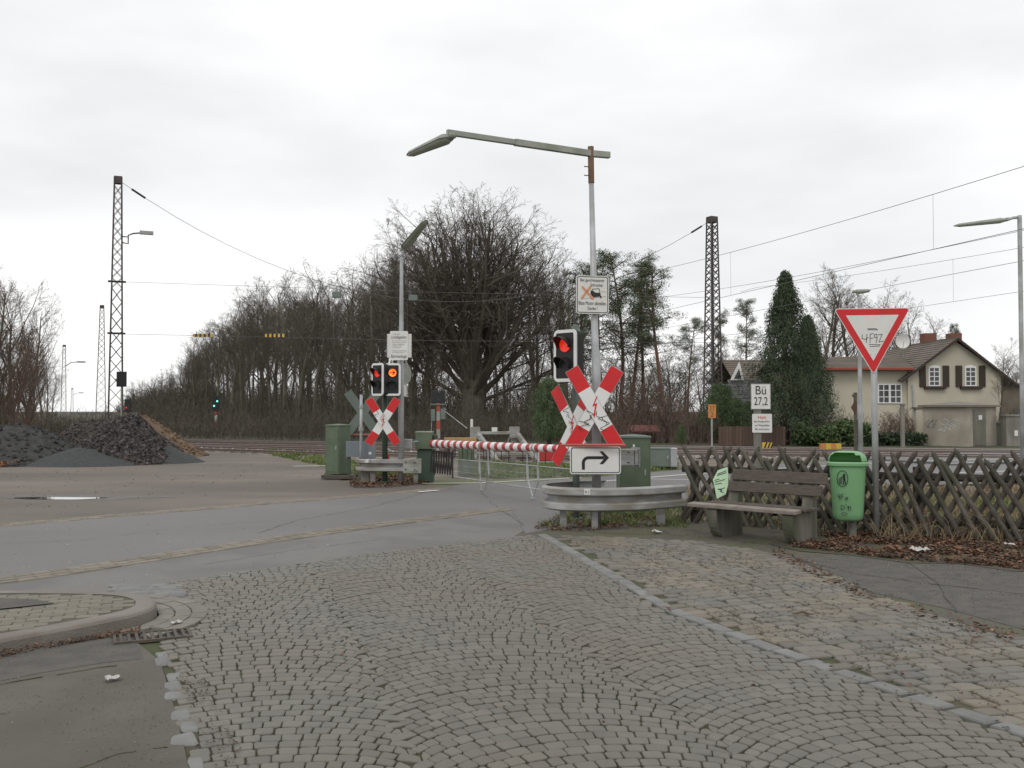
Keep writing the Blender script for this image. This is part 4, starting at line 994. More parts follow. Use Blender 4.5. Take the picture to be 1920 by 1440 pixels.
# ------------------------------------------------------------------ lattice masts and overhead wires
def lattice_mast(label, x, Y, h_, wt, wb, nb, rz=0, mm=M_mast, thick=.05, cap=True, group=None):
    t = thing('lattice_mast', label, 'mast', (x,Y,0), rz, group)
    cr = lambda k, z: V((((-1,1,1,-1)[k])*(wb+(wt-wb)*z/h_)/2, ((-1,-1,1,1)[k])*(wb+(wt-wb)*z/h_)/2, z))
    for k in range(4): m = MB(); m.bar(cr(k,0), cr(k,h_), thick); m.build('leg', mm, t)
    m = MB(); zs = [0]
    for i in range(nb): zs.append(zs[-1]+(1.25 if i < nb*.5 else .9)*h_/nb/1.07)
    zs = [z*h_/zs[-1]*.97 for z in zs]
    for a, b in zip(zs, zs[1:]):
        for k in range(4):
            k2 = (k+1) % 4; m.bar(cr(k,a), cr(k2,b), thick*.42); m.bar(cr(k2,a), cr(k,b), thick*.42)
    m.build('bracing', mm, t)
    if cap: m = MB(); m.box((0,0,h_-.12),(wt*1.15,wt*1.15,.32)); m.build('cap', M_mast, t)
    return t
m1x, m1z = XP(216.5,43), ZP(333,43)
t = lattice_mast('tallest lattice mast on the left, with a lamp bracket, behind the soil heap', m1x, 43, m1z, .30, .62, 21, 22.5)
m = MB(); m.tube([(.2,0,ZP(443,43)),(.45,0,ZP(443,43)),(.45,0,ZP(452,43))], .03, 6); m.tube([(.2,0,ZP(454,43)),(.45,0,ZP(456,43)),(.45,0,ZP(440,43)),(.65,0,ZP(436,43)),(.95,0,ZP(434,43))], .035, 6); m.build('lamp_bracket', M_mast, t)
m = MB(); m.box((1.22,0,ZP(433,43)),(.58,.2,.15)); m.build('lamp_head', M_galv, t)
for dz, Y_ in ((528,43),(625,43)): m = MB(); m.box((.0,0,ZP(dz,43)),(.75,.12,.08)); m.build('insulator_arm', M_dark, t)
lattice_mast('second lattice mast from the left lamp mast, leaning beside it, farther off', XP(189,95), 95, ZP(573,95), .34, .95, 17, 23)
for px, py, Y, h_ in ((119,647,154,0),(135,728,290,0)):
    t = lattice_mast('thin far lattice mast with a small lamp, %s' % ('left of the leaning mast' if Y < 200 else 'smallest and farthest of all'), XP(px,Y), Y, ZP(py,Y), .4, .8, 14, 24, thick=.06)
    zz = ZP(py,Y)*.72 if Y < 200 else ZP(py,Y)*.75; m = MB(); m.tube([(.2,0,zz),(1.0,0,zz+.6),(2.0,0,zz+.7)], .06, 5); m.build('lamp_bracket', M_mast, t); m = MB(); m.box((2.5,0,zz+.72),(1.3,.4,.25)); m.build('lamp_head', M_galv, t)
m2x, m2z = XP(1337,50), ZP(408,50)
lattice_mast('tall brown lattice mast right of the pines, overgrown at its foot', m2x, 50, m2z, .38, .74, 28, 28, thick=.075)
t = thing('signal_screen', 'black screen of a railway signal hung on the tallest left mast', 'railway signal', tuple(W(228,711,42)), 0)
m = MB(); m.box((0,0,0),(.40,.12,.66)); m.build('screen', M_black, t); m = MB(); m.box((0,0,-1.0),(.05,.05,1.6)); m.box((-.25,.2,0),(.3,.05,.05)); m.build('bracket', M_lamp, t)
for px, py, py0, Y, mm, lab in ((240,765,790,70,M_lred,'distant railway signal showing red, above the soil heap'),(405,760,832,62,M_lgrn,'distant railway signal showing two green lights on a red and white mast')):
    t = thing('railway_signal', lab, 'railway signal', (XP(px,Y),Y,0)); zz = ZP(py-12,Y)
    m = MB()
    for i in range(5): m.box((0,0,zz*.9*(i+.5)/5),(.14,.14,zz*.18),None,i % 2)
    m.build('mast', [M_signw, M_redbr], t); m = MB(); m.box((0,-.05,zz-.3),(.42,.15,.95)); sb = m.build('screen', M_black, t)
    m = MB(); m.cyl((-.08,-.14,zz-.45),(-.08,-.16,zz-.45),.06,n=10)
    if mm is M_lgrn: m.cyl((.12,-.14,zz-.15),(.12,-.16,zz-.15),.06,n=10)
    m.build('lamp', mm, sb)
# headspan between the two big masts
P1 = V((m1x,43,m1z-.1)); P2 = V((m2x,50,m2z-.1))
t = thing('cross_span', 'sagging cross span wires between the tallest left mast and the brown right mast', 'overhead wire', tuple(P1))
D2 = P2-P1; rel = lambda f, z: V((D2.x*f, D2.y*f, z-P1.z))
def sagz(f): 
    # sag fitted through the photograph's wire
    return (P1.z*(1-f)+P2.z*f) - 4*4.9*f*(1-f)
m = MB(); m.tube([rel(i/24, sagz(i/24)) for i in range(25)], .014, 4); m.build('suspension_wire', M_wire, t)
zc1, zc2 = ZP(528,43), ZP(626,43)
for zc in (zc1, zc2): m = MB(); m.tube([rel(0,zc), rel(.5,zc-.05), rel(1,zc+.1)], .010, 4); m.build('span_wire', M_wire, t)
for f in (.02,.98): m = MB(); a, b = rel(f,sagz(f)), rel(f+(.02 if f < .5 else -.02),sagz(f+(.02 if f < .5 else -.02))); m.cyl(a,b,.05,n=8); m.build('insulator', M_dark, t)
for f in (.33,.45,.62,.78): m = MB(); m.tube([rel(f,sagz(f)),rel(f,zc2)], .008, 4); m.build('dropper', M_wire, t)
for f, y_ in ((.335,551),(.46,553)): m = MB(); m.box(rel(f,ZP(y_,45)),(.42,.2,.28)); m.build('weight', M_greyg, t, bevel=.03)
for px, lab in ((380,'left'),(515,'right')):
    t2 = thing('striped_board', 'yellow and black striped board hanging on the span wires, the %s one of two' % lab, 'warning board', tuple(W(px,629,44.6)))
    m = MB()
    for i in range(9): m.box((-.40+.1*i,0,0),(.099,.03,.15),None,i % 2)
    m.build('board', [M_yellow, M_black], t2); m = MB(); m.box((-.3,0,.12),(.02,.02,.12)); m.box((.3,0,.12),(.02,.02,.12)); m.build('hook', M_wire, t2)
def catenary(x0, Y0, label, zc=5.5, zm=7.25, slope=-.30, Yn=4.0, drops=()):
    t = thing('overhead_wire', label, 'overhead wire', (x0,Y0,0), group=None)
    pt = lambda Y, z: V((slope*(Y-Y0), Y-Y0, z))
    span = 50
    def zmess(Y): u = ((Y+2) % span)/span; return zm-4*.85*u*(1-u)+.45
    m = MB(); m.tube([pt(Y,zmess(Y)) for Y in [Yn+i*1.5 for i in range(int((49-Yn)/1.5)+1)]], .008, 4); m.build('messenger_wire', M_wire, t)
    m = MB(); m.tube([pt(Yn,zc),pt(49,zc)], .008, 4); m.build('contact_wire', M_wire, t)
    for Y in drops: m = MB(); m.tube([pt(Y,zc),pt(Y,zmess(Y))], 0.004, 4); m.build('dropper', M_wire, t)
    m = MB(); f = (49-Y0); m.tube([pt(49,zc)+V((0,0,0)), pt(49,zc)+V((-22,50,0)), pt(49,zc)+V((-52,111,0))], .012, 4); m.build('far_wire', M_wire, t)
catenary(7.5, 32.8, 'nearest pair of overhead railway wires rising towards the upper right', drops=(32.8,23.4))
catenary(16.0, 34.7, 'second pair of overhead railway wires, lower and behind the nearest pair', drops=(34.7,))
catenary(11.9, 30.5, 'third pair of overhead railway wires, thin and between the other two', zm=6.7, drops=())
t = thing('footbridge', 'low pale grey parapet spanning the far distance behind the soil heap', 'bridge', (XP(150,150),150,0))
m = MB(); m.box((0,0,ZP(776,150)),(18,.6,.5)); m.build('parapet', M_conc, t); m = MB(); m.box((-7,0,.2),(.7,.7,1.0)); m.box((7,0,.2),(.7,.7,1.0)); m.build('pier', M_conc, t)

# ------------------------------------------------------------------ buildings
HY = 55.0; hx = XP(1793, HY)
h = thing('yellow_house', 'cream rendered house with a brown tiled gable roof and dark shutters', 'house', (hx, HY, 0))
zA = ZP(636,HY); zE = ZP(703,HY); zW = ZP(692,HY); xl = XP(1703,HY)-hx; xr = XP(1878,HY)-hx; xw = XP(1490,HY)-hx
depth_ = 9.0
m = MB(); m.prism([(xl,-.1),(xr,-.1),(xr,zE+.1),(0,zA-.12),(xl,zE+.1)], 0, depth_); m.build('gable_wall', M_render, h)
m = MB(); m.box(((xw+xl)/2,.15+2.6,zW/2-.06),(xl-xw,5.2,zW)); m.build('wing_wall', M_render, h)
def slab(m, pts, th_, mi=0):
    a = [V(p) for p in pts]; n2 = (a[1]-a[0]).cross(a[2]-a[0]).normalized()
    if n2.z < 0: n2 = -n2
    k = len(a); m.add([p+n2*th_ for p in a]+a, [tuple(range(k)), tuple(reversed(range(k,2*k)))]+[(i,i+k,(i+1)%k+k,(i+1)%k) for i in range(k)], mi)
def tiled(m, e0, e1, r1, r0, nrow, th_=.05):
    """roof slope as overlapping courses from the eave e0-e1 up to the ridge r0-r1"""
    e0, e1, r0, r1 = V(e0), V(e1), V(r0), V(r1); n2 = (e1-e0).cross(r0-e0).normalized()
    if n2.z < 0: n2 = -n2
    for i in range(nrow):
        a, b = i/nrow, (i+1)/nrow
        slab(m, [e0.lerp(r0,a)+n2*.03, e1.lerp(r1,a)+n2*.03, e1.lerp(r1,b), e0.lerp(r0,b)], th_)
m = MB(); ov = .35; ysl = (zA-zE)/(xr)
sl = (zA-(zE))/(abs(xl)); 
tiled(m, (xl-.5,-ov,zE-.5*sl), (xl-.5,depth_,zE-.5*sl), (0,depth_,zA), (0,-ov,zA), 16)
sr = (zA-zE)/xr
tiled(m, (xr+.75,-ov,zE-.75*sr), (xr+.75,depth_,zE-.75*sr), (0,depth_,zA), (0,-ov,zA), 16)
m.bar((0,-ov,zA+.05),(0,depth_,zA+.05),.22,.12)
roof = m.build('roof', M_tile, h)
m = MB(); slab(m, [(xl-.5,-ov-.03,zE-.5*sl-.09),(xl-.5,-ov+.02,zE-.5*sl-.09),(0,-ov+.02,zA-.09),(0,-ov-.03,zA-.09)], .13); slab(m, [(xr+.75,-ov-.03,zE-.75*sr-.09),(xr+.75,-ov+.02,zE-.75*sr-.09),(0,-ov+.02,zA-.09),(0,-ov-.03,zA-.09)], .13)
m.build('verge_board', M_verge, roof)
m = MB(); zr_ = ZP(673,HY+4.2); tiled(m, (xw-.2,-.35,zW), (xl+.2,-.35,zW), (xl+1.2,4.2,zr_+.15), (xw-.2,4.2,zr_), 10); slab(m, [(xw-.2,4.2,zr_-.01),(xl+1.2,4.2,zr_+.1),(xl+1.2,8,zW),(xw-.2,8,zW)], .05); m.build('roof', M_tile, h)
m = MB(); m.bar((xw-.2,-.42,zW+.0),(xl+.15,-.42,zW+.0),.14,.13); m.build('gutter', M_gutter, h)
for px, Y, w_ in ((1742,HY+6,.75),(1790,HY+3.2,.68)):
    zz = ZP(627,Y); m = MB(); m.box((XP(px,Y)-hx,Y-HY,zz-.5),(w_,w_,1.1)); c_ = m.build('chimney', M_chim, roof)
def window(parent, x, zc, w_, h_, cols, rows_, arch=False, y=0, sill=None, mull=.045, leaves=1):
    fr = MB(); fr.box((x,y-.03,zc+h_/2-.03),(w_,.08,.06)); fr.box((x,y-.03,zc-h_/2+.03),(w_,.08,.06)); fr.box((x-w_/2+.035,y-.03,zc),(.07,.078,h_-.12)); fr.box((x+w_/2-.035,y-.03,zc),(.07,.078,h_-.12))
    for i in range(1, cols*leaves): wd_ = .12 if (leaves > 1 and i % cols == 0) else mull; fr.box((x-w_/2+w_*i/(cols*leaves),y-.035,zc),(wd_,.05,h_-.12))
    for i in range(1, rows_): fr.box((x,y-.037,zc-h_/2+h_*i/rows_),(w_-.14,.05,mull))
    if arch:
        k = 8; pts = [(x-w_/2+w_*i/k, zc+h_/2+.10*math.sin(math.pi*i/k)) for i in range(k+1)]; fr.prism(pts, y-.07, y-.005)
    wo = bpy.data.objects.new('window', None); bpy.data.objects.remove(wo)
    f = fr.build('window', M_wframe, parent); g2 = MB(); g2.box((x,y-.015,zc),(w_-.1,.02,h_-.1)); g2.build('pane', M_glass, f)
    if sill: s2 = MB(); s2.box((x,y-.10,zc-h_/2-.09),(w_+.55,.24,.15)); s2.build('sill', sill, f)
zc = ZP(706,HY)
for px in (1752, 1820):
    x = XP(px,HY)-hx; window(h, x, zc, .66, 1.1, 2, 4, True, sill=M_verge)
    for s2 in (-1, 1): m = MB(); m.box((x+s2*.67,-.04,zc+.02),(.36,.07,1.22)); m.build('shutter', M_shut, h)
window(h, XP(1670,HY)-hx, ZP(738,HY), 1.38, 1.12, 2, 3, False, y=.15, leaves=2)
m = MB(); m.bar((XP(1600,HY)-hx,.12,0),(XP(1600,HY)-hx,.12,zW-.1),.07); m.tube([(xl+.02,-.06,zE-.3),(xl+.3,-.08,.1)], .0, 6) if False else None
m = MB(); m.tube([(xl+.25,-.07,zE-.55),(xl+.3,-.07,.1)], .045, 8); m.tube([(xw+.6,.08,zW-.1),(xw+.6,.08,.1)], .045, 8); m.build('downpipe', M_galv, h)
# satellite dish
dsh = MB(); k = 16
for i in range(5):
    for j in range(k): a_ = 2*math.pi*j/k; r_ = .40*i/4; dsh.v.append((r_*math.cos(a_), -.12*(i/4)**2, r_*1.08*math.sin(a_)))
for i in range(4):
    for j in range(k): dsh.f.append((i*k+j, i*k+(j+1)%k, (i+1)*k+(j+1)%k, (i+1)*k+j)); dsh.m.append(0)
t = thing('satellite_dish', 'round white satellite dish on the house roof, right of the give way sign', 'satellite dish', tuple(W(1692,640,HY+1.5)), -12)
dsh.build('dish', M_signw, t, smooth=True); m = MB(); m.bar((0,.02,-.05),(.05,.1,-.9),.04); m.bar((0,-.1,-.4),(0,-.45,-.05),.02); m.build('mount', M_galv, t)
# dark outbuilding right of the house
t = thing('outbuilding', 'brown windowed outbuilding wall at the right end of the cream house', 'building', (XP(1903,58),58,0))
m = MB(); m.box((0,2,1.55),(1.9,4,3.1)); m.build('wall', mat('brown_wall', (.13,.11,.085), .9, (.17,.145,.11), 2), t); m = MB(); m.box((.1,-.02,1.25),(.35,.05,.85)); m.build('window', M_glass, t); m = MB(); slab(m,[(-1.1,-.3,3.1),(1.1,-.3,3.1),(1.1,4.3,3.3),(-1.1,4.3,3.3)],.1); m.build('roof', M_tile, t)
# neighbouring house behind the conifer
t = thing('brown_roofed_house', 'neighbouring house of which mostly the long brown roof shows behind the conifer', 'house', (XP(1375,62),62,0))
zr_, ze_ = ZP(676,66), ZP(714,62); X1 = XP(1545,62)-XP(1375,62)
m = MB(); tiled(m, (0,0,ze_),(X1,0,ze_),(X1,4,zr_),(0.1,4,zr_), 10); slab(m,[(.1,4,zr_),(X1,4,zr_),(X1,8,ze_),(0,8,ze_)],.05); m.build('roof', M_tile, t)
m = MB(); tiled(m, (-.55,-3.4,ZP(800,58.6)),(2.6,-3.4,ZP(800,58.6)),(2.6,-.1,ZP(713,62)),(-.4,-.1,ZP(713,62)), 12); r2 = m.build('roof', M_tileg, t); tag(r2,'dark grey lower roof')
m = MB(); m.box((X1/2,4,ze_/2-.1),(X1-.6,7,ze_-.2)); m.box((.9,-1.6,.2),(2.6,2.6,.6)); m.build('wall', M_render, t)
m = MB(); m.prism([(-.42,0),(.42,0),(.16,1.15)], -.5, -.3); m.prism([(-.22,.08),(.26,.08),(.12,.75)], -.53, -.5, 1); gbl = m.build('dormer', [M_white, M_glass], t, loc=(.15,0,ZP(713,62)))
# concrete relay hut
sh = thing('relay_hut', 'low concrete relay hut with pale graffiti and a grey door, right of the house hedge', 'hut', (XP(1811,42),42,0), -55)
zt_h = ZP(763,42); a_, b_ = 2.05, 2.5
m = MB(); m.box((-a_/2,b_/2,zt_h/2-.05),(a_,b_,zt_h+.1)); m.build('wall', M_shed, sh)
m = MB(); m.add([(-a_-.15,-.15,zt_h+.002),(.15,-.15,zt_h+.002),(.15,b_+.15,zt_h+.002),(-a_-.15,b_+.15,zt_h+.002),(-a_-.15,-.15,zt_h+.09),(.15,-.15,zt_h+.09),(.15,b_+.15,zt_h+.09),(-a_-.15,b_+.15,zt_h+.09),(-a_/2,b_/2,zt_h+.26)],
      [(3,2,1,0),(0,1,5,4),(1,2,6,5),(2,3,7,6),(3,0,4,7),(4,5,8),(5,6,8),(6,7,8),(7,4,8)]); m.build('roof', M_shedd, sh)
m = MB(); m.box((.015,b_*.42,.80),(.05,1.0,1.62)); df = m.build('door', M_shedd, sh); m = MB(); m.box((.045,b_*.42,.79),(.03,.84,1.52)); m.build('leaf', M_door, df); m = MB(); m.box((.065,b_*.42,1.25),(.006,.28,.2)); m.build('notice', M_white, df)
m = MB(); rs = random.Random(9)
for i in range(6): strokes(m, [squig(rs, -a_*.5+i*.14, .98+.05*math.sin(i*2), .28, .42, 5)], .03, -.006)
strokes(m, [[(-1.25,.75),(-1.0,.62),(-.95,.82),(-.7,.7)],[(-1.3,.66),(-1.1,.74)]], .03, -.006); m.build('graffiti', M_spray, sh)
m = MB()
for i in range(4): strokes(m, [squig(rs, -1.80+i*.13, .95, .25, .5, 5)], .025, -.007)
m.build('graffiti', mat('faded_spray', (.17,.17,.165), .8), sh)
t = thing('gate_pillar', 'squat pale gate pillar just right of the relay hut', 'pillar', (XP(1873,44),44,0)); m = MB(); m.box((0,0,.45),(.5,.5,1.05)); m.build('shaft', M_conc, t); m = MB(); m.box((0,0,1.0),(.6,.6,.08)); m.build('cap', M_conc, t)
t = thing('gate_pillar', 'taller pale gate pillar at the far right, with small plates', 'pillar', (XP(1894,43),43,0)); m = MB(); m.box((0,0,.6),(.62,.5,1.4)); m.build('shaft', M_conc, t); m = MB(); m.box((0,0,1.34),(.72,.6,.08)); m.build('cap', M_conc, t); m = MB(); m.box((.12,-.26,.55),(.15,.02,.25)); m.build('plate', M_white, t)
t = thing('garden_shed', 'low reddish roofed garden shed behind the brown fence', 'shed', (XP(1398,48),48,0)); m = MB(); m.box((0,.8,.3),(2.0,1.6,.8)); m.build('wall', M_verge, t); m = MB(); slab(m,[(-1.2,-.2,ZP(806,48)-.05),(1.2,-.2,ZP(806,48)-.05),(.7,.9,ZP(793,48)),(-.7,.9,ZP(793,48))],.06); m.build('roof', mat('red_felt', (.14,.055,.045), .8), t)
t = thing('garden_shed', 'low red roof among the brown bushes left of the lattice mast', 'shed', (XP(1210,47),47,0)); m = MB(); m.box((0,.6,.1),(1.1,1.0,.6)); m.build('wall', M_verge, t); m = MB(); slab(m,[(-.7,-.2,ZP(811,47)),(.7,-.2,ZP(811,47)),(.7,1.2,ZP(799,48)),(-.7,1.2,ZP(799,48))],.06); m.build('roof', mat('red_roof', (.13,.04,.035), .8), t)
t = thing('board_fence', 'low brown board fence behind the tracks, right of the lattice mast', 'fence', (XP(1350,43),43,0)); m = MB()
for i in range(20): m.box((i*.15,0,.42),(.14,.03,.85))
m.build('boards', mat('brown_boards', (.09,.06,.045), .9, island=.2), t); m = MB(); m.box((1.5,.04,.7),(3.1,.05,.08)); m.box((1.5,.04,.2),(3.1,.05,.08)); m.build('rails', M_verge, t)
t = thing('signal_post', 'thin grey concrete post in front of the bare bush beside the house', 'post', (XP(1692,41),41,0)); m = MB(); m.box((0,0,.85),(.14,.14,1.9)); m.build('post', M_conc, t); m = MB(); m.box((0,0,1.82),(.2,.2,.06)); m.build('cap', M_conc, t)
t = thing('gate_post', 'cream post of the house gate at the left edge of the relay hut', 'post', (XP(1724,46),46,0)); m = MB(); m.box((0,0,.8),(.45,.3,1.7)); m.build('post', M_render, t); m = MB(); m.box((0,0,1.68),(.6,.4,.08)); m.build('cap', M_tile, t)

# ------------------------------------------------------------------ trees
def ribbon(mb, a, b, w0, w1, r_):
    d = b-a; s = d.cross(V((r_.uniform(-1,1), r_.uniform(-1,1), r_.uniform(-1,1))))
    if s.length < 1e-6: return
    s.normalize(); i = len(mb.v); p, q, u, v_ = a+s*w0/2, a-s*w0/2, b-s*w1/2, b+s*w1/2
    mb.v += [p[:], q[:], u[:], v_[:]]; mb.f.append((i,i+1,i+2,i+3)); mb.m.append(0)
def rvec(r_):
    while True:
        v_ = V((r_.uniform(-1,1), r_.uniform(-1,1), r_.uniform(-1,1)))
        if .05 < v_.length < 1: return v_.normalized()
def grow(T, C, p, d, L_, rad, lev, r_, cfg, up):
    """T collects the trunk, C the crown"""
    n_ = 5 if lev == 0 else 4 if lev < 3 else 2; pts = [p]; rs = [rad]; q = p; dd = d.copy(); taper = cfg['taper'][lev]
    for i in range(n_):
        dd = (dd + rvec(r_)*cfg['wig'][lev] + V((0,0,1))*up*cfg['up'][lev]).normalized(); q = q+dd*(L_/n_); pts.append(q); rs.append(rad*(1-(1-taper)*(i+1)/n_))
    if lev == 0: T.tube(pts, rs, 9)
    elif lev <= 2: C.tube(pts, rs, 5 if lev == 1 else 3, caps=False)
    else:
        for i in range(n_): ribbon(C, pts[i], pts[i+1], rs[i]*2, rs[i+1]*2, r_)
    if lev >= cfg['levels']: return
    k = cfg['n'][lev]
    for i in range(k):
        f = cfg['from'][lev]+(1-cfg['from'][lev])*(i+r_.random())/k; s_ = min(f*n_, n_-.001); j = int(s_); pp = pts[j].lerp(pts[j+1], s_-j); base_d = (pts[j+1]-pts[j]).normalized()
        ang = R(cfg['ang'][lev]*r_.uniform(.7,1.3)); ax = base_d.cross(rvec(r_)).normalized(); nd = (Matrix.Rotation(ang,3,ax) @ base_d).normalized()
        shape = cfg['shape'](f) if lev == 0 else (1.15-.6*f)
        grow(T, C, pp, nd, L_*cfg['len'][lev]*shape*r_.uniform(.75,1.2), max(rs[j]*cfg['rad'][lev], cfg['minr']), lev+1, r_, cfg, up)
def tree_meshes(seed, cfg, L0, r0, lean=(0,0)):
    r_ = random.Random(seed); T, C = MB(), MB(); grow(T, C, V((0,0,-.2)), V((lean[0],lean[1],1)).normalized(), L0, r0, 0, r_, cfg, 1.0); return T, C
CF = dict(levels=5, n=(17,7,5,4,3), len=(.48,.52,.52,.52,.55), ang=(44,40,38,36,34), rad=(.36,.42,.5,.55,.6), taper=(.25,.3,.35,.5,.5,.5), wig=(.10,.20,.28,.3,.3,.3), up=(.06,.13,.10,.06,.0,0), minr=.0062, shape=lambda f: 1.15-.75*f)
CF['from'] = (.28,.15,.15,.15,.1)
CO = dict(levels=5, n=(32,10,6,5,4), len=(1.02,.48,.50,.50,.55), ang=(52,34,36,36,34), rad=(.34,.46,.5,.55,.6), taper=(.30,.25,.3,.4,.5,.5), wig=(.06,.10,.20,.28,.3,.3), up=(.02,.13,.10,.05,0,0), minr=.0068, shape=lambda f: 1.05-.12*f)
CO['from'] = (.24,.2,.15,.15,.15)
CS = dict(levels=4, n=(13,8,7,6), len=(.42,.5,.5,.5), ang=(34,32,34,34), rad=(.35,.45,.5,.55), taper=(.2,.3,.35,.5,.5), wig=(.10,.2,.28,.3,.3), up=(.05,.15,.1,.06,0), minr=.0068, shape=lambda f: 1.1-.6*f)
CS['from'] = (.40,.15,.15,.15)
CB = dict(levels=4, n=(11,7,5,3), len=(.62,.52,.5,.5), ang=(36,34,36,34), rad=(.5,.5,.55,.6), taper=(.4,.35,.4,.5,.5), wig=(.15,.2,.28,.3,.3), up=(.05,.10,.08,.05,0), minr=.008, shape=lambda f: 1.2-.5*f)
CB['from'] = (.08,.1,.15,.15)
class Kind: pass
def make_kind(T, C, mt, mc):
    k = Kind(); a = T.build('trunk', mt, smooth=True); b = C.build('crown', mc); k.mt, k.mc = a.data, b.data
    k.h = max(v[2] for v in C.v) if C.v else max(v[2] for v in T.v); bpy.data.objects.remove(a); bpy.data.objects.remove(b); return k
def plant(kind, name, label, cat, x, Y, h_, rz=0, group=None, wide=1.0, z=0):
    t = thing(name, label, cat, (x,Y,z), rz, group); s_ = h_/kind.h
    for nm, me in (('trunk', kind.mt), ('crown', kind.mc)):
        o = bpy.data.objects.new(nm, me); COL.objects.link(o); o.parent = t; o.scale = (s_*wide, s_*wide, s_)
    return t
kF = [make_kind(*tree_meshes(20+i, CF, 13, .24), M_bark, M_twig) for i in range(4)]
kS = [make_kind(*tree_meshes(40+i, CS, 15, .19), M_barkd, M_twig) for i in range(3)]
def oak(seed):
    r_ = random.Random(seed); T, C = MB(), MB(); T.tube([(0,0,-.3),(.05,0,1),(.1,.05,2.6),(.05,.1,4.2),(0,.1,6.5)], [.72,.60,.56,.50,.30], 12)
    K = 36; cfg = dict(CO); cfg['n'] = (0,12,6,5,4); cfg['wig'] = (.06,.09,.20,.28,.3,.3)
    for i in range(K):
        f = (i+.5)/K; el = R(24+64*f**.62); az = i*2.39996+r_.uniform(-.2,.2); z0 = 1.9+3.6*r_.random()*(.35+.65*f); d = V((math.cos(az)*math.cos(el), math.sin(az)*math.cos(el), math.sin(el)))
        o = V((0,0,z0-5.2)); A, B_ = 7.4, 9.6                     # limb tips end on a dome
        a = (d.x**2+d.y**2)/A**2+d.z**2/B_**2; b = 2*o.z*d.z/B_**2; c = o.z**2/B_**2-1; L_ = (-b+math.sqrt(b*b-4*a*c))/(2*a)
        d0 = (d+V((0,0,.0))).normalized(); grow(T, C, V((d.x*.3,d.y*.3,z0)), d0, L_*.86*r_.uniform(.88,1.06), .125+.06*r_.random(), 1, r_, cfg, .45)
    return T, C
kO = make_kind(*oak(4), M_bark, M_twig)
kB = [make_kind(*tree_meshes(60+i, CB, 4.6, .10), M_twigr, M_twigr) for i in range(2)]
rt = random.Random(31)
plant(kO, 'oak_tree', 'huge spreading bare oak, the tallest crown of the wood', 'tree', XP(885,60), 60, ZP(343,60), 20, wide=1.22)
# front row of the wood, from right to left: (pixel x, top pixel y, depth)
front = [(1050,462,64),(1005,455,66),(810,520,63),(765,420,68),(722,432,70),(690,492,66),(655,520,72),(625,508,78),(590,512,82),(560,500,86),(530,506,92),(505,520,98),(478,535,100),(452,556,106),(430,572,112),(405,588,118),(385,606,125),(365,628,132),(350,655,142),(335,675,155),(318,688,170),(300,700,190),(282,708,215),(265,716,240),(250,722,270)]
for i, (px, py, Y) in enumerate(front):
    k = (kF+kS)[rt.randrange(7)] if i > 1 else kS[i]
    plant(k, 'bare_tree', 'bare winter tree in the front row of the wood', 'tree', XP(px,Y), Y, ZP(py-9,Y), rt.random()*360, 'bare trees of the wood', wide=rt.uniform(.95,1.25))
for row, (dY, dy, n_) in enumerate(((9,8,24),(20,14,20),(34,20,18),(50,26,16))):
    for i in range(n_):
        f = i/(n_-1); s_ = f*(len(front)-1); j = min(int(s_), len(front)-2); u_ = s_-j
        px = front[j][0]*(1-u_)+front[j+1][0]*u_+rt.uniform(-14,14); py = front[j][1]*(1-u_)+front[j+1][1]*u_; Y = front[j][2]*(1-u_)+front[j+1][2]*u_
        if 780 < px < 1020: py = max(py, 470)
        Y2 = Y+dY*(1+f)+rt.uniform(-3,3); plant((kF+kS)[rt.randrange(7)], 'bare_tree', 'bare winter tree deeper in the wood', 'tree', XP(px,Y2), Y2, ZP(py+dy+rt.uniform(-5,30),Y2), rt.random()*360, 'bare trees deep in the wood', wide=rt.uniform(.95,1.3))
# slim dark stems right at the wood's edge
for i in range(34):
    px = 430+i*19+rt.uniform(-6,6); Y = 56+max(0,(700-px))*.10+rt.uniform(0,5)
    plant(kS[i % 3], 'young_tree', 'thin young bare tree at the edge of the wood', 'tree', XP(px,Y), Y, ZP(rt.uniform(590,660),Y), rt.random()*360, 'young trees along the edge of the wood', wide=rt.uniform(.7,1.0))
# bare trees behind the house
for i, (px, py, Y) in enumerate(((1530,520,72),(1565,492,76),(1600,505,74),(1640,520,78),(1680,545,80),(1715,560,82),(1740,580,84))):
    plant(kF[i % 4], 'bare_tree', 'bare winter tree rising behind the house roof', 'tree', XP(px,Y), Y, ZP(py,Y), i*57, 'bare trees behind the house', wide=1.05)
for i, (px, py, Y) in enumerate(((1905,650,95),(1885,668,100),(1940,655,90),(1870,690,110))):
    plant(kF[i % 4], 'bare_tree', 'low distant bare tree at the right edge, behind the brown outbuilding', 'tree', XP(px,Y), Y, ZP(py,Y), i*77, 'distant bare trees at the right edge', wide=1.4)
plant(kS[1], 'young_tree', 'small bare tree standing in front of the right end of the house', 'tree', XP(1872,48), 48, ZP(632,48), 40, wide=1.15)
for i in range(16):
    px = 1105+i*26+rt.uniform(-8,8); Y = 95+rt.uniform(-6,20)
    plant((kF+kS)[rt.randrange(7)], 'bare_tree', 'low bare tree seen between the pine trunks', 'tree', XP(px,Y), Y, ZP(rt.uniform(640,680),Y), rt.random()*360, 'bare trees behind the pines', wide=1.2)
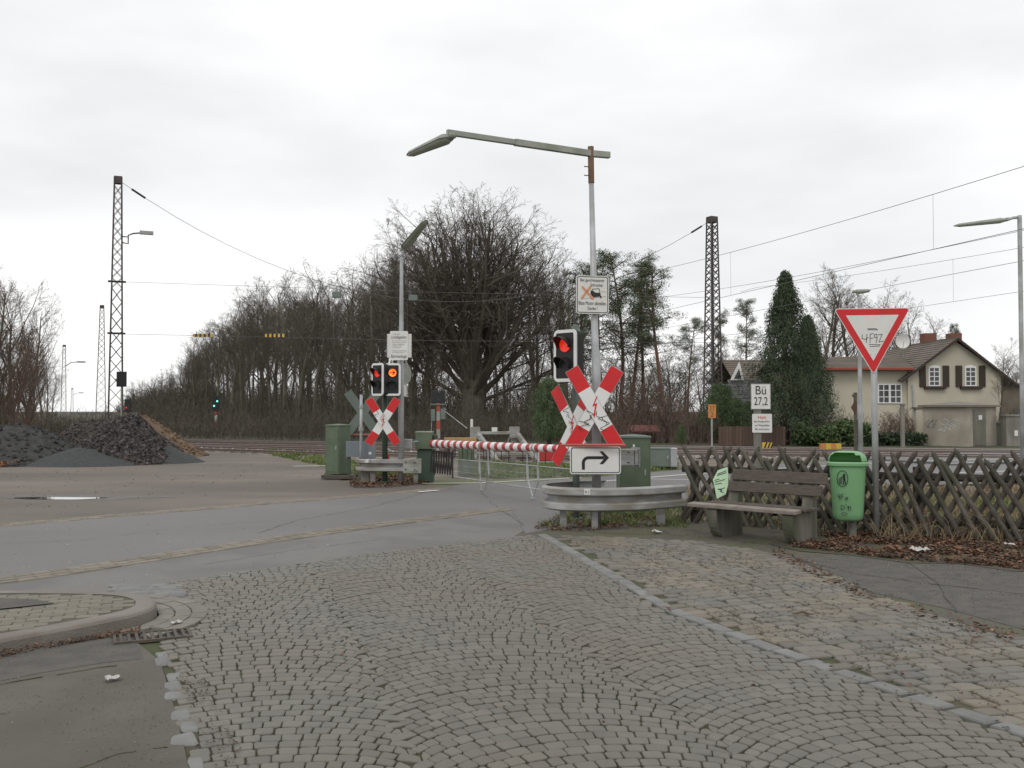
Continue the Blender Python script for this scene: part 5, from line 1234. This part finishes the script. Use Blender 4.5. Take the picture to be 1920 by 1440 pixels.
# reddish scrub on the left edge
for i, (px, py, Y) in enumerate(((-10,498,40),(22,512,42),(48,545,43),(-40,520,36),(66,590,48),(12,560,36),(82,635,56),(52,610,40),(96,690,78),(34,600,36),(-70,540,34),(88,660,66),(-20,600,34),(28,650,35),(64,668,44),(5,620,37),(44,680,38))):
    plant((kB+kF)[i % 3 if i % 2 else 2], 'reddish_scrub_tree', 'reddish bare scrub tree at the left edge beyond the black heap', 'tree', XP(px,Y), Y, ZP(py,Y), i*47, 'scrub trees at the left edge', wide=.8)
# brown bushes
for i, (px, py, Y) in enumerate(((1195,690,52),(1165,715,50),(1225,712,51),(1275,716,50),(1305,735,48),(1250,740,47),(1180,748,46),(1330,770,46),(1290,752,45))):
    plant(kB[i % 2], 'brown_bush', 'dense brown leafless bush beyond the tracks, left of the lattice mast', 'bush', XP(px,Y), Y, ZP(py,Y), i*67, 'brown bushes beyond the tracks', wide=1.5)
for i, (px, py, Y) in enumerate(((1685,758,47),(1665,768,46),(1545,768,50),(1570,785,49),(1705,775,46),(1640,790,46))):
    plant(kB[i % 2], 'bare_bush', 'bare reddish bush against the cream house wall', 'bush', XP(px,Y), Y, ZP(py,Y), i*67, 'bare bushes in the house garden', wide=1.3)

# ---- leafy foliage made of small faces
def leaf(mb, c, s_, r_, asp=.6, dn=None):
    a = rvec(r_) if dn is None else (rvec(r_)*.45+dn).normalized(); b = a.cross(rvec(r_))
    if b.length < 1e-4: return
    b.normalize(); i = len(mb.v); h = a*s_; w_ = b*s_*asp
    mb.v += [(c-h*.5)[:], (c+w_*.5)[:], (c+h*.5)[:], (c-w_*.5)[:]]; mb.f.append((i,i+1,i+2,i+3)); mb.m.append(0)
def clump(mb, c, rad, n_, s_, r_, flat=1.0, asp=.6, dn=None):
    for _ in range(n_):
        v_ = rvec(r_)*rad*r_.random()**.45; v_.z *= flat; leaf(mb, c+v_, s_*r_.uniform(.7,1.3), r_, asp, dn)
def pine_kind(seed, h_, crown_from, spread, nb, lean=0, dens=60):
    r_ = random.Random(seed); T, C = MB(), MB(); pts = [V((0,0,-.2))]; d = V((lean,0,1)).normalized()
    for i in range(9): d = (d+V((r_.uniform(-.07,.07)-lean*.12, r_.uniform(-.06,.06), .05))).normalized(); pts.append(pts[-1]+d*h_/9*.96)
    rs = [.20*(1-.85*i/9)*h_/14 for i in range(10)]; T.tube(pts, rs, 8)
    for i in range(nb):
        f = crown_from+(1-crown_from)*(i+r_.random())/nb; s_ = min(f*9, 8.99); j = int(s_); p = pts[j].lerp(pts[j+1], s_-j); a_ = r_.random()*6.283
        L_ = spread*(1.25-.85*f)*r_.uniform(.55,1.15); d = V((math.cos(a_),math.sin(a_),r_.uniform(.05,.5))).normalized(); q = [p]; 
        for _ in range(3): d = (d+rvec(r_)*.25+V((0,0,.08))).normalized(); q.append(q[-1]+d*L_/3)
        T.tube(q, [.05,.035,.025,.012], 4, caps=False)
        for _ in range(7):
            e_ = q[1].lerp(q[3], r_.random())+rvec(r_)*L_*.28; T.tube([q[2], e_], [.018,.008], 3, caps=False); clump(C, e_, .55, int(dens*.62), .15, r_, .42, .24)
        clump(C, q[3], .6, dens, .15, r_, .45, .24)
    return T, C
pk = [make_kind(*pine_kind(200+i, 14, cf, sp, nb, ln, dn), M_pbark, M_pine) for i, (cf, sp, nb, ln, dn) in enumerate(((.42,3.2,34,.10,75),(.52,2.6,28,-.10,70),(.45,3.3,34,.05,80),(.30,2.9,34,0,75)))]
for i, (px, py, Y, k, rz, wd, lab) in enumerate(((1162,468,62,0,0,1.0,'leaning tall pine with reddish limbs, right behind the lamp pole'),(1208,462,66,3,80,.9,'pine with a ragged thin top, between the leaning pine and the slender one'),(1132,490,60,2,130,.85,'dark pine crown just left of the notice sign pole'),(1178,500,64,1,210,1.0,'pine whose bare reddish trunk leans into the leaning pine'),
        (1252,488,60,1,20,1.05,'slender solitary pine with a curved bare trunk'),(1290,594,62,2,250,.95,'shorter pine with a rounded dark crown left of the lattice mast'),(1350,575,66,3,60,.85,'pine partly hidden by the brown lattice mast'),(1405,558,68,2,150,.72,'rounded pine between the lattice mast and the dark conifer'),
        (1795,603,80,2,10,.45,'small far pine above the right chimney'),(1085,490,66,3,300,1.0,'dark pine on the right shoulder of the oak crown'))):
    plant(pk[k], 'pine_tree', lab, 'tree', XP(px,Y), Y, ZP(py,Y), rz, wide=wd)
def thuja(seed, h_, wd, n_, leafs=26, rnd_=False):
    r_ = random.Random(seed); T, C = MB(), MB(); T.tube([(0,0,-.2),(0,0,h_*.5),(0,0,h_*.97)], [.2,.13,.02], 8)
    for i in range(n_):
        f = r_.random()**.85; z = h_*(.10+.90*f); a_ = r_.random()*6.283
        p_ = V((math.cos(a_)*2,math.sin(a_)*2,z+seed)); prof_ = wd*((1-f)**.88*.96+.04)*(.86+.55*noise.noise(V((math.cos(a_)*1.3,math.sin(a_)*1.3,z*.55+seed)))+.30*noise.noise(V((math.cos(a_)*3,math.sin(a_)*3,z*1.6+seed)))); prof_ = prof_ if not rnd_ else wd*math.sqrt(max(0, math.sin(math.pi*(.18+.80*f))))*(.85+.5*noise.noise(p_*.8)); rr = max(.02,prof_)*(r_.uniform(.4,1.2) if rnd_ else r_.choice((r_.uniform(.2,1.0), r_.uniform(.8,1.1), 1.38)))
        p = V((math.cos(a_)*rr, math.sin(a_)*rr, z)); dn = V((math.cos(a_)*.5, math.sin(a_)*.5, -.8))
        if r_.random() < .12: T.tube([(0,0,z+.3), p[:]], [.03,.01], 3, caps=False)
        clump(C, p, .24+.12*(1-f), leafs, .15, r_, 1.5, .26, dn)
    return T, C
kT = make_kind(*thuja(5, 10, 2.35, 1900, 27), M_barkd, M_thuja)
plant(kT, 'conifer', 'tall dark green conifer in front of the two roofs', 'tree', XP(1474,44), 44, ZP(504,44), 0, wide=.98)
plant(kT, 'conifer', 'dark lower conifer joined to the right side of the tall one', 'tree', XP(1516,47), 47, ZP(588,47), 140, wide=1.0)
kE = make_kind(*thuja(9, 5, 1.7, 800, 26, True), M_barkd, M_ivy)
plant(kE, 'evergreen_bush', 'dark evergreen bush behind the boom, left of the turned crossbuck', 'bush', XP(1030,44), 44, ZP(704,44), 0, wide=.95)
plant(kE, 'evergreen_bush', 'ivy dark evergreen growing at the foot of the brown lattice mast', 'bush', XP(1352,47), 47, ZP(715,47), 70, wide=1.0)
plant(kE, 'evergreen_bush', 'dark evergreen shrub between the overgrown mast and the grey roof', 'bush', XP(1378,46.5), 46.5, ZP(745,46.5), 200, wide=1.1)
plant(kE, 'evergreen_bush', 'bright green bush between the mast and the conifer', 'bush', XP(1405,46), 46, ZP(750,46), 10, wide=.9)
plant(kE, 'evergreen_bush', 'small yellow green shrub in front of the brown bushes', 'bush', XP(1278,43), 43, ZP(795,43), 200, wide=.8)
def hedge(name, label, x0, x1, Y, h_, dp, n_, m_, seed):
    t = thing(name, label, 'hedge', ((x0+x1)/2, Y, 0)); r_ = random.Random(seed); C, T = MB(), MB(); W_ = x1-x0
    for i in range(n_):
        x = r_.uniform(-W_/2, W_/2); hh = h_*(.75+.25*noise.noise(V((x*.9,seed,0)))+.12*math.sin(x*1.7)); z = hh*r_.random()**.6; clump(C, V((x, r_.uniform(-dp/2,dp/2), z)), .22, 22, .15, r_, 1, .6)
    for i in range(int(W_*2)): x = -W_/2+i*.5+.2; T.tube([(x,0,0),(x+r_.uniform(-.2,.2),0,h_*.6)], [.025,.012], 4)
    C.build('foliage', m_, t); T.build('stems', M_barkd, t)
hedge('laurel_hedge', 'dark green laurel hedge in front of the cream house', XP(1495,43), XP(1625,43), 43, ZP(788,43), 1.4, 420, M_ivy, 3)
hedge('laurel_hedge', 'lower darker hedge between the give way sign and the relay hut', XP(1628,43.5), XP(1726,43.5), 43.5, ZP(812,43), 1.0, 150, M_thuja, 6)
# undergrowth of the wood and the scrub at the left: nobody could count it
def undergrowth(name, label, edge, n_, hmin, hmax, dp, m_, seed, wtop=.012, fine=2):
    r_ = random.Random(seed); mb = MB(); q = [V(p) for p in edge]; cum = [0]
    for a, b in zip(q, q[1:]): cum.append(cum[-1]+(b-a).length)
    for i in range(n_):
        s_ = r_.random()**1.15*cum[-1]; j = max(k for k in range(len(cum)) if cum[k] <= s_); j = min(j, len(q)-2); p = q[j].lerp(q[j+1], (s_-cum[j])/(cum[j+1]-cum[j])); tn = (q[j+1]-q[j]).normalized(); nn = V((tn.y,-tn.x)); nn = nn if nn.y > 0 else -nn
        p = p+nn*dp*r_.random(); k = V((p.x,p.y,0)); hh = r_.uniform(hmin,hmax)*(.7+.5*noise.noise(V((p.x*.25,p.y*.25,seed)))); sc_ = max(1, p.y/45)
        d = V((r_.uniform(-.35,.35), r_.uniform(-.35,.35), 1)).normalized(); w0 = .028*sc_
        for s2 in range(4):
            k2 = k+d*hh/4; ribbon(mb, k, k2, w0*(1-s2*.2), w0*(.8-s2*.2), r_)
            for _ in range(fine): e_ = (d+rvec(r_)*.8).normalized(); ribbon(mb, k2, k2+e_*hh*r_.uniform(.15,.35), w0*.5, wtop*.5*sc_, r_)
            k = k2; d = (d+rvec(r_)*.25).normalized()
    return tag(mb.build(name, m_), label, 'undergrowth', kind='stuff')
wood_edge = [(12,50),(0,51),(-6,54),(-13,62),(-22,82),(-35,108),(-50,135),(-95,230)]
undergrowth('undergrowth', 'tangled brown undergrowth at the foot of the wood', wood_edge, 9000, 1.2, 4.2, 16, M_twig, 1)
undergrowth('undergrowth', 'dense dark thicket deep inside the wood', [(12,74),(-2,78),(-12,84),(-28,110),(-55,150),(-105,260)], 5200, 3.5, 7.5, 14, M_barkd, 2, fine=3)
undergrowth('undergrowth', 'reddish brown scrub at the left edge behind the black heap', [(-32,31),(-23,34),(-24,44),(-30,58)], 5600, 1.8, 4.6, -6, M_twigr, 3)
undergrowth('undergrowth', 'brown scrub along the far side of the tracks on the left', [(2,46.5),(-8,48),(-16,52),(-34,61),(-60,73),(-90,90)], 9000, .5, 1.9, 9, M_twig, 7)
undergrowth('undergrowth', 'brown brambles behind the tracks on the right', [(2,46),(8,45.5),(16,45),(24,47),(36,50)], 2600, .5, 1.8, 6, M_twigr, 4)

g = MB(); g.sheet([(60,36),(18,41),(2,45),(-16,49.5),(-35,58.5),(-60,71),(-95,88),(-160,150),(-400,700),(300,700),(200,60)], -.022); struct(g.build('wood_floor', mat('leaf_litter_floor', (.055,.043,.03), .95, (.075,.06,.04), 1.5, .6, 20, col3=(.05,.06,.028), scale3=.15)))
g = MB(); g.sheet([(-60,20),(-20.5,29),(-19.5,34),(-23,45),(-40,62),(-90,80),(-120,40)], -.012); struct(g.build('scrub_floor', MATS['leaf_litter_floor']))
# ------------------------------------------------------------------ heaps
def heap(name, label, cx, cy, rx, ry, h_, m_, seed, peak=(0,0), rough=.1, chunks=0, cs=(.05,.16), cm=None, power=1.2, cat='heap', foot=None):
    t = thing(name, label, cat, (cx,cy,0)); mb = MB(); K = 60; idx = {}
    def hz_(x, y):
        u = math.hypot(x-peak[0]*max(0,1-abs(x)), y); r_ = math.hypot(x, y); e_ = max(0, 1-r_*(1+.12*noise.noise(V((x*2,y*2,seed)))))
        return h_*(min(1, e_*power)**1.1)+rough*noise.noise(V((x*rx*1.1,y*ry*1.1,seed)))*min(1,e_*4)+rough*.5*noise.noise(V((x*rx*3.5,y*ry*3.5,seed)))*min(1,e_*4)-.04
    for i in range(K+1):
        for j in range(K+1): x, y = -1.05+2.1*i/K, -1.05+2.1*j/K; mb.v.append((x*rx, y*ry, hz_(x,y)))
    for i in range(K):
        for j in range(K): a = i*(K+1)+j; mb.f.append((a,a+K+1,a+K+2,a+1)); mb.m.append(0)
    mb.build('mound', m_, t, smooth=True)
    if chunks:
        r_ = random.Random(seed); cb = MB()
        for _ in range(chunks):
            x, y = r_.uniform(-1,1), r_.uniform(-1,.4)
            if math.hypot(x,y) > 1: continue
            s_ = r_.uniform(*cs)*(1.3 if r_.random() < .1 else 1); M_ = Matrix.Rotation(r_.random()*6.28,3,rvec(r_))
            cb.box((x*rx,y*ry,hz_(x,y)+s_*.2),(s_*1.5,s_,s_*.8),M_,taper=.6)
        tag(cb.build('lumps', cm or M_chunk, t), kind='stuff')
    return t
heap('soil_heap', 'big dark brown heap of soil and broken lumps in the yard', XP(232,29.2), 29.4, 1.95, 2.2, ZP(781,29.2), M_soil, 3, rough=.16, chunks=13000, cs=(.025,.085))
heap('soil_heap', 'broad dark heap behind and left of the lumpy soil heap', XP(170,33), 33.5, 3.2, 2.5, ZP(786,33)-.05, M_soil, 5, rough=.10, chunks=3500, cs=(.02,.07))
heap('clay_heap', 'orange brown clay spoil behind the right shoulder of the soil heap', XP(252,33), 33.2, 2.4, 2.1, ZP(779,33), M_clay, 8, rough=.08, chunks=800, cs=(.03,.09), cm=mat('clay_lump',(.15,.10,.06),.9,island=.4))
heap('gravel_heap', 'smooth blue grey gravel heap at the left foot of the soil heap', XP(148,27.6), 28.0, 2.0, 1.5, .50, M_gravel, 9, rough=.03)
heap('gravel_heap', 'small smooth grey gravel spill at the right foot of the soil heap', XP(305,29), 29.2, 1.25, 1.2, .50, M_gravel, 10, rough=.03)
heap('black_heap', 'low black heap with orange leaves at the left edge', XP(8,28), 29, 2.4, 2.4, ZP(800,28)+.05, M_heapblack, 12, rough=.12, chunks=600, cs=(.03,.1), cm=M_heapblack)

# ------------------------------------------------------------------ leaves, grass, litter
def leaves(name, label, poly, n_, seed, s=(.03,.07), m_=M_leafb, h_=.05, lift=.004, bunch=2.0, thr=.0):
    r_ = random.Random(seed); mb = MB(); xs = [p[0] for p in poly]; ys = [p[1] for p in poly]; c_ = 0; tries = 0
    while c_ < n_ and tries < n_*30:
        tries += 1; x, y = r_.uniform(min(xs),max(xs)), r_.uniform(min(ys),max(ys))
        if not inside((x,y), poly): continue
        if noise.noise(V((x*bunch,y*bunch,seed)))+r_.uniform(-.25,.25) < thr: continue
        c_ += 1; s_ = r_.uniform(*s); z = lift+h_*r_.random()**2; a_ = r_.random()*6.28; d = V((math.cos(a_),math.sin(a_),r_.uniform(-.35,.35))); b = V((-math.sin(a_),math.cos(a_),r_.uniform(-.35,.35))); c = V((x,y,z)); cup = V((0,0,s_*r_.uniform(.05,.3)))
        i = len(mb.v); mb.v += [(c-d*s_*.5)[:], (c+b*s_*.38+cup)[:], (c+d*s_*.55)[:], (c-b*s_*.38+cup)[:]]; mb.f += [(i,i+1,i+2),(i,i+2,i+3)]; mb.m += [0,0]
    return tag(mb.build(name, m_), label, 'leaves', kind='stuff')
leaves('fallen_leaves', 'brown fallen leaves banked along the foot of the fence', GP([(1500,1004),(1640,1000),(1980,1010),(1980,1075),(1850,1062),(1700,1052),(1600,1040),(1480,1026)]), 8500, 1, (.018,.06), thr=-.12, bunch=2.6)
g = MB(); g.sheet(GP([(1440,1020),(1500,1008),(1640,1000),(2000,1012),(2000,1068),(1900,1072),(1800,1058),(1700,1056),(1600,1042),(1500,1034)]), .0045); struct(g.build('verge_soil', mat('verge_soil', (.06,.047,.034), .95, (.085,.068,.05), 6, .6, 50, col3=(.06,.065,.03), scale3=2)))
leaves('fallen_leaves', 'scattered leaves behind the fence', GP([(1290,955),(1640,955),(1990,950),(1990,1003),(1640,1000),(1290,976)]), 3000, 2, (.03,.07), thr=-.1)
leaves('fallen_leaves', 'dead leaves round the right guard rail', GP([(1000,990),(1060,965),(1200,955),(1280,965),(1290,985),(1180,990),(1100,998),(1010,1000)]), 1500, 3, (.02,.055), thr=-.1)
leaves('fallen_leaves', 'dead leaves in front of the left guard rail', GP([(655,906),(680,893),(790,893),(806,905),(740,913),(660,914)]), 1500, 4, (.04,.09), thr=-.3)
leaves('fallen_leaves', 'brown leaves and twigs along the edge of the coarse cobbles', GP([(1440,1030),(1500,1045),(1620,1112),(1780,1162),(1920,1195),(1920,1215),(1780,1175),(1600,1120),(1450,1045)]), 500, 5, (.015,.05), thr=-.1)
leaves('fallen_leaves', 'orange leaves caught along the kerb above the drain', GP([(0,1226),(120,1206),(250,1184),(262,1176),(262,1190),(180,1200),(120,1212),(40,1226),(0,1236)]), 520, 6, (.008,.03), thr=-.3, h_=.03)
leaves('fallen_leaves', 'a few scattered leaf scraps on the cobbles', GP([(1000,1010),(1480,1040),(1900,1200),(1900,1420),(400,1420),(400,1100)]), 130, 7, (.012,.04), thr=-2, lift=.018, h_=.01)
leaves('fallen_leaves', 'orange leaves at the foot of the black heap on the left', GP([(-60,880),(60,872),(95,862),(70,850),(20,868),(-60,860)]), 1800, 8, (.05,.11), m_=mat('orange_leaf',(.34,.15,.06),.9,island=.45), thr=-.4, h_=.15)
leaves('gravel_grit', 'pale grit scattered over the right pavement', GP([(1480,1035),(1660,1050),(1900,1060),(1900,1170),(1640,1110)]), 1300, 9, (.004,.013), m_=mat('pale_grit',(.21,.20,.165),.9,island=.4), thr=-.05, h_=.003, lift=.006)
leaves('gravel_grit', 'pale grit and crumbs on the left corner asphalt', GP([(0,1235),(230,1200),(330,1420),(-100,1500)]), 220, 10, (.003,.010), m_=mat('pale_grit',(.32,.31,.27),.9), thr=-.1, h_=.002, lift=.006)
leaves('gravel_grit', 'grit and twigs strewn over the yard', GP([(0,885),(560,865),(610,900),(400,930),(0,960)]), 260, 11, (.015,.05), m_=mat('dark_grit',(.09,.07,.055),.9,island=.4), thr=.05, h_=.004, lift=-.012)
leaves('gravel_grit', 'small pale crumbs scattered over the road', GP([(0,1000),(800,930),(950,960),(700,1030),(250,1095),(0,1080)]), 160, 12, (.008,.03), m_=mat('road_crumb',(.34,.33,.30),.9), thr=-2, h_=.002, lift=.003)
leaves('gravel_grit', 'brown dirt and twig bits washed against the left edge stones', GP([(300,1230),(345,1300),(400,1440),(470,1440),(400,1300),(340,1225)]), 330, 13, (.005,.018), m_=mat('dirt_bit',(.075,.055,.038),.95,island=.4), thr=.0, h_=.008, lift=.010)
leaves('gravel_grit', 'dirt and leaf crumbs lying in the joints of the coarse cobbles', GP([(1060,1010),(1480,1045),(1900,1200),(1900,1400),(1400,1190)]), 2200, 14, (.006,.025), m_=mat('dirt_bit',(.075,.055,.038),.95,island=.4), thr=.0, h_=.008, lift=.010)
leaves('gravel_grit', 'brown grit and twig crumbs over the right pavement', GP([(1040,995),(1290,985),(1480,1015),(1700,1050),(1990,1080),(1990,1210),(1780,1160),(1600,1105),(1480,1040),(1300,1012)]), 1700, 15, (.004,.016), m_=MATS['dirt_bit'], thr=-.15, h_=.006, lift=.004)
leaves('gravel_grit', 'dark crumbs and fine grit on the left corner asphalt', GP([(-100,1240),(230,1200),(300,1260),(340,1430),(-100,1500)]), 900, 16, (.003,.010), m_=MATS['dirt_bit'], thr=-.1, h_=.003, lift=.005)
def grass(name, label, poly, n_, seed, h=(.04,.12), m_=M_grass, thr=-.1, bunch=1.5, wd=.006):
    r_ = random.Random(seed); mb = MB(); xs = [p[0] for p in poly]; ys = [p[1] for p in poly]; c_ = 0; tries = 0
    while c_ < n_ and tries < n_*30:
        tries += 1; x, y = r_.uniform(min(xs),max(xs)), r_.uniform(min(ys),max(ys))
        if not inside((x,y), poly) or noise.noise(V((x*bunch,y*bunch,seed)))+r_.uniform(-.2,.2) < thr: continue
        c_ += 1; hh = r_.uniform(*h); a_ = r_.random()*6.28; w_ = wd*max(1,y/14); d = V((math.cos(a_),math.sin(a_),0)); ln = V((r_.uniform(-.6,.6),r_.uniform(-.6,.6),1)); c = V((x,y,-.02)); i = len(mb.v)
        mb.v += [(c-d*w_)[:], (c+d*w_)[:], (c+ln*hh*.55+d*w_*.7)[:], (c+ln*hh*.55-d*w_*.7)[:], (c+V((ln.x*1.8,ln.y*1.8,.9))*hh)[:]]; mb.f += [(i,i+1,i+2,i+3),(i+3,i+2,i+4)]; mb.m += [0,0]
    return tag(mb.build(name, m_), label, 'grass', kind='stuff')
grass('grass', 'short green grass between the barrier and the siding', GP([(885,897),(1090,893),(1270,878),(1270,868),(1000,872),(880,866)]), 15000, 1, (.05,.16), thr=-.2)
grass('grass', 'thin grass along the near edge of the tracks on the left', GP([(480,846),(620,876),(660,893),(790,895),(790,875),(640,862),(500,842)]), 6000, 2, (.05,.14), thr=.0)
grass('grass', 'grass growing behind the lattice fence', GP([(1285,930),(1640,940),(1990,925),(1990,1005),(1640,1002),(1290,978)]), 7000, 3, (.05,.16), thr=.0)
grass('grass', 'dry grass and weeds behind the lattice fence', GP([(1285,915),(1990,912),(1990,985),(1640,985),(1290,965)]), 6000, 4, (.06,.22), M_dry, thr=-.1)
grass('grass', 'weeds round the feet of the right guard rail', GP([(1010,985),(1080,955),(1280,950),(1300,975),(1290,990),(1150,985),(1040,992)]), 3000, 5, (.04,.14), thr=-.05, bunch=3)
grass('grass', 'tufts of grass under the left guard rail', GP([(690,893),(790,893),(790,885),(690,882)]), 2200, 6, (.05,.15), thr=-.1)
grass('grass', 'moss and small weeds along the pavement edge', GP([(1290,992),(1500,1010),(1560,1040),(1480,1040),(1300,1012),(1100,1000),(1150,992)]), 2600, 7, (.01,.035), thr=.08, bunch=2.5, wd=.004)
grass('grass', 'dry stalks leaning against the fence', GP([(1640,1000),(1980,1008),(1980,1025),(1640,1014)]), 260, 8, (.15,.5), M_dry, thr=-2)
grass('grass', 'tiny grass tufts in the cobble joints', GP([(450,1240),(1300,1200),(1900,1400),(1900,1500),(450,1500)]), 3200, 9, (.010,.022), thr=.12, bunch=2.2, wd=.003)
def litter(label, px, py, s_, seed, z=.02):
    r_ = random.Random(seed); c = G(px,py,z); t = thing('paper_scrap', label, 'litter', tuple(c), r_.random()*180); mb = MB(); K = 6; 
    for i in range(K+1):
        for j in range(K+1): mb.v.append(((i/K-.5)*s_*1.5, (j/K-.5)*s_, .25*s_*abs(noise.noise(V((i*.7,j*.7,seed))))*2))
    for i in range(K):
        for j in range(K): a = i*(K+1)+j; mb.f.append((a,a+K+1,a+K+2,a+1)); mb.m.append(0)
    mb.build('scrap', M_litter, t)
litter('crumpled white paper on the leaves below the fence', 1725, 1031, .13, 1, .05); litter('small pale scrap among the leaves at the right edge', 1893, 1021, .07, 2, .05)
litter('white scrap on the left corner asphalt', 212, 1271, .055, 3); litter('white scrap on the gutter slabs by the kerb tip', 331, 1167, .05, 4); litter('pinkish scrap on the pavement below the guard rail', 1231, 997, .09, 5)
def stick(label, px, py, L_, seed):
    r_ = random.Random(seed); c = G(px,py,.02); t = thing('twig', label, 'twig', tuple(c), r_.random()*360); mb = MB(); mb.tube([(-L_/2,0,0),(0,.02,.015),(L_/2,-.01,.004)], [.004,.008,.003], 5); mb.build('stem', M_leafb, t); mb = MB(); mb.tube([(0,.02,.015),(L_*.25,.06,.02)], [.005,.002], 4); mb.build('fork', M_leafb, t)
stick('reddish twig lying on the coarse cobbles at the far right', 1830, 1200, .22, 1); stick('brown twig on the cobbles right of the stone line', 1505, 1152, .15, 2); stick('short twig beside the stone line', 1257, 1143, .09, 3); stick('twig on the cobbles below the bench', 1360, 1048, .18, 4)
for me in bpy.data.meshes:
    me.validate(verbose=False)
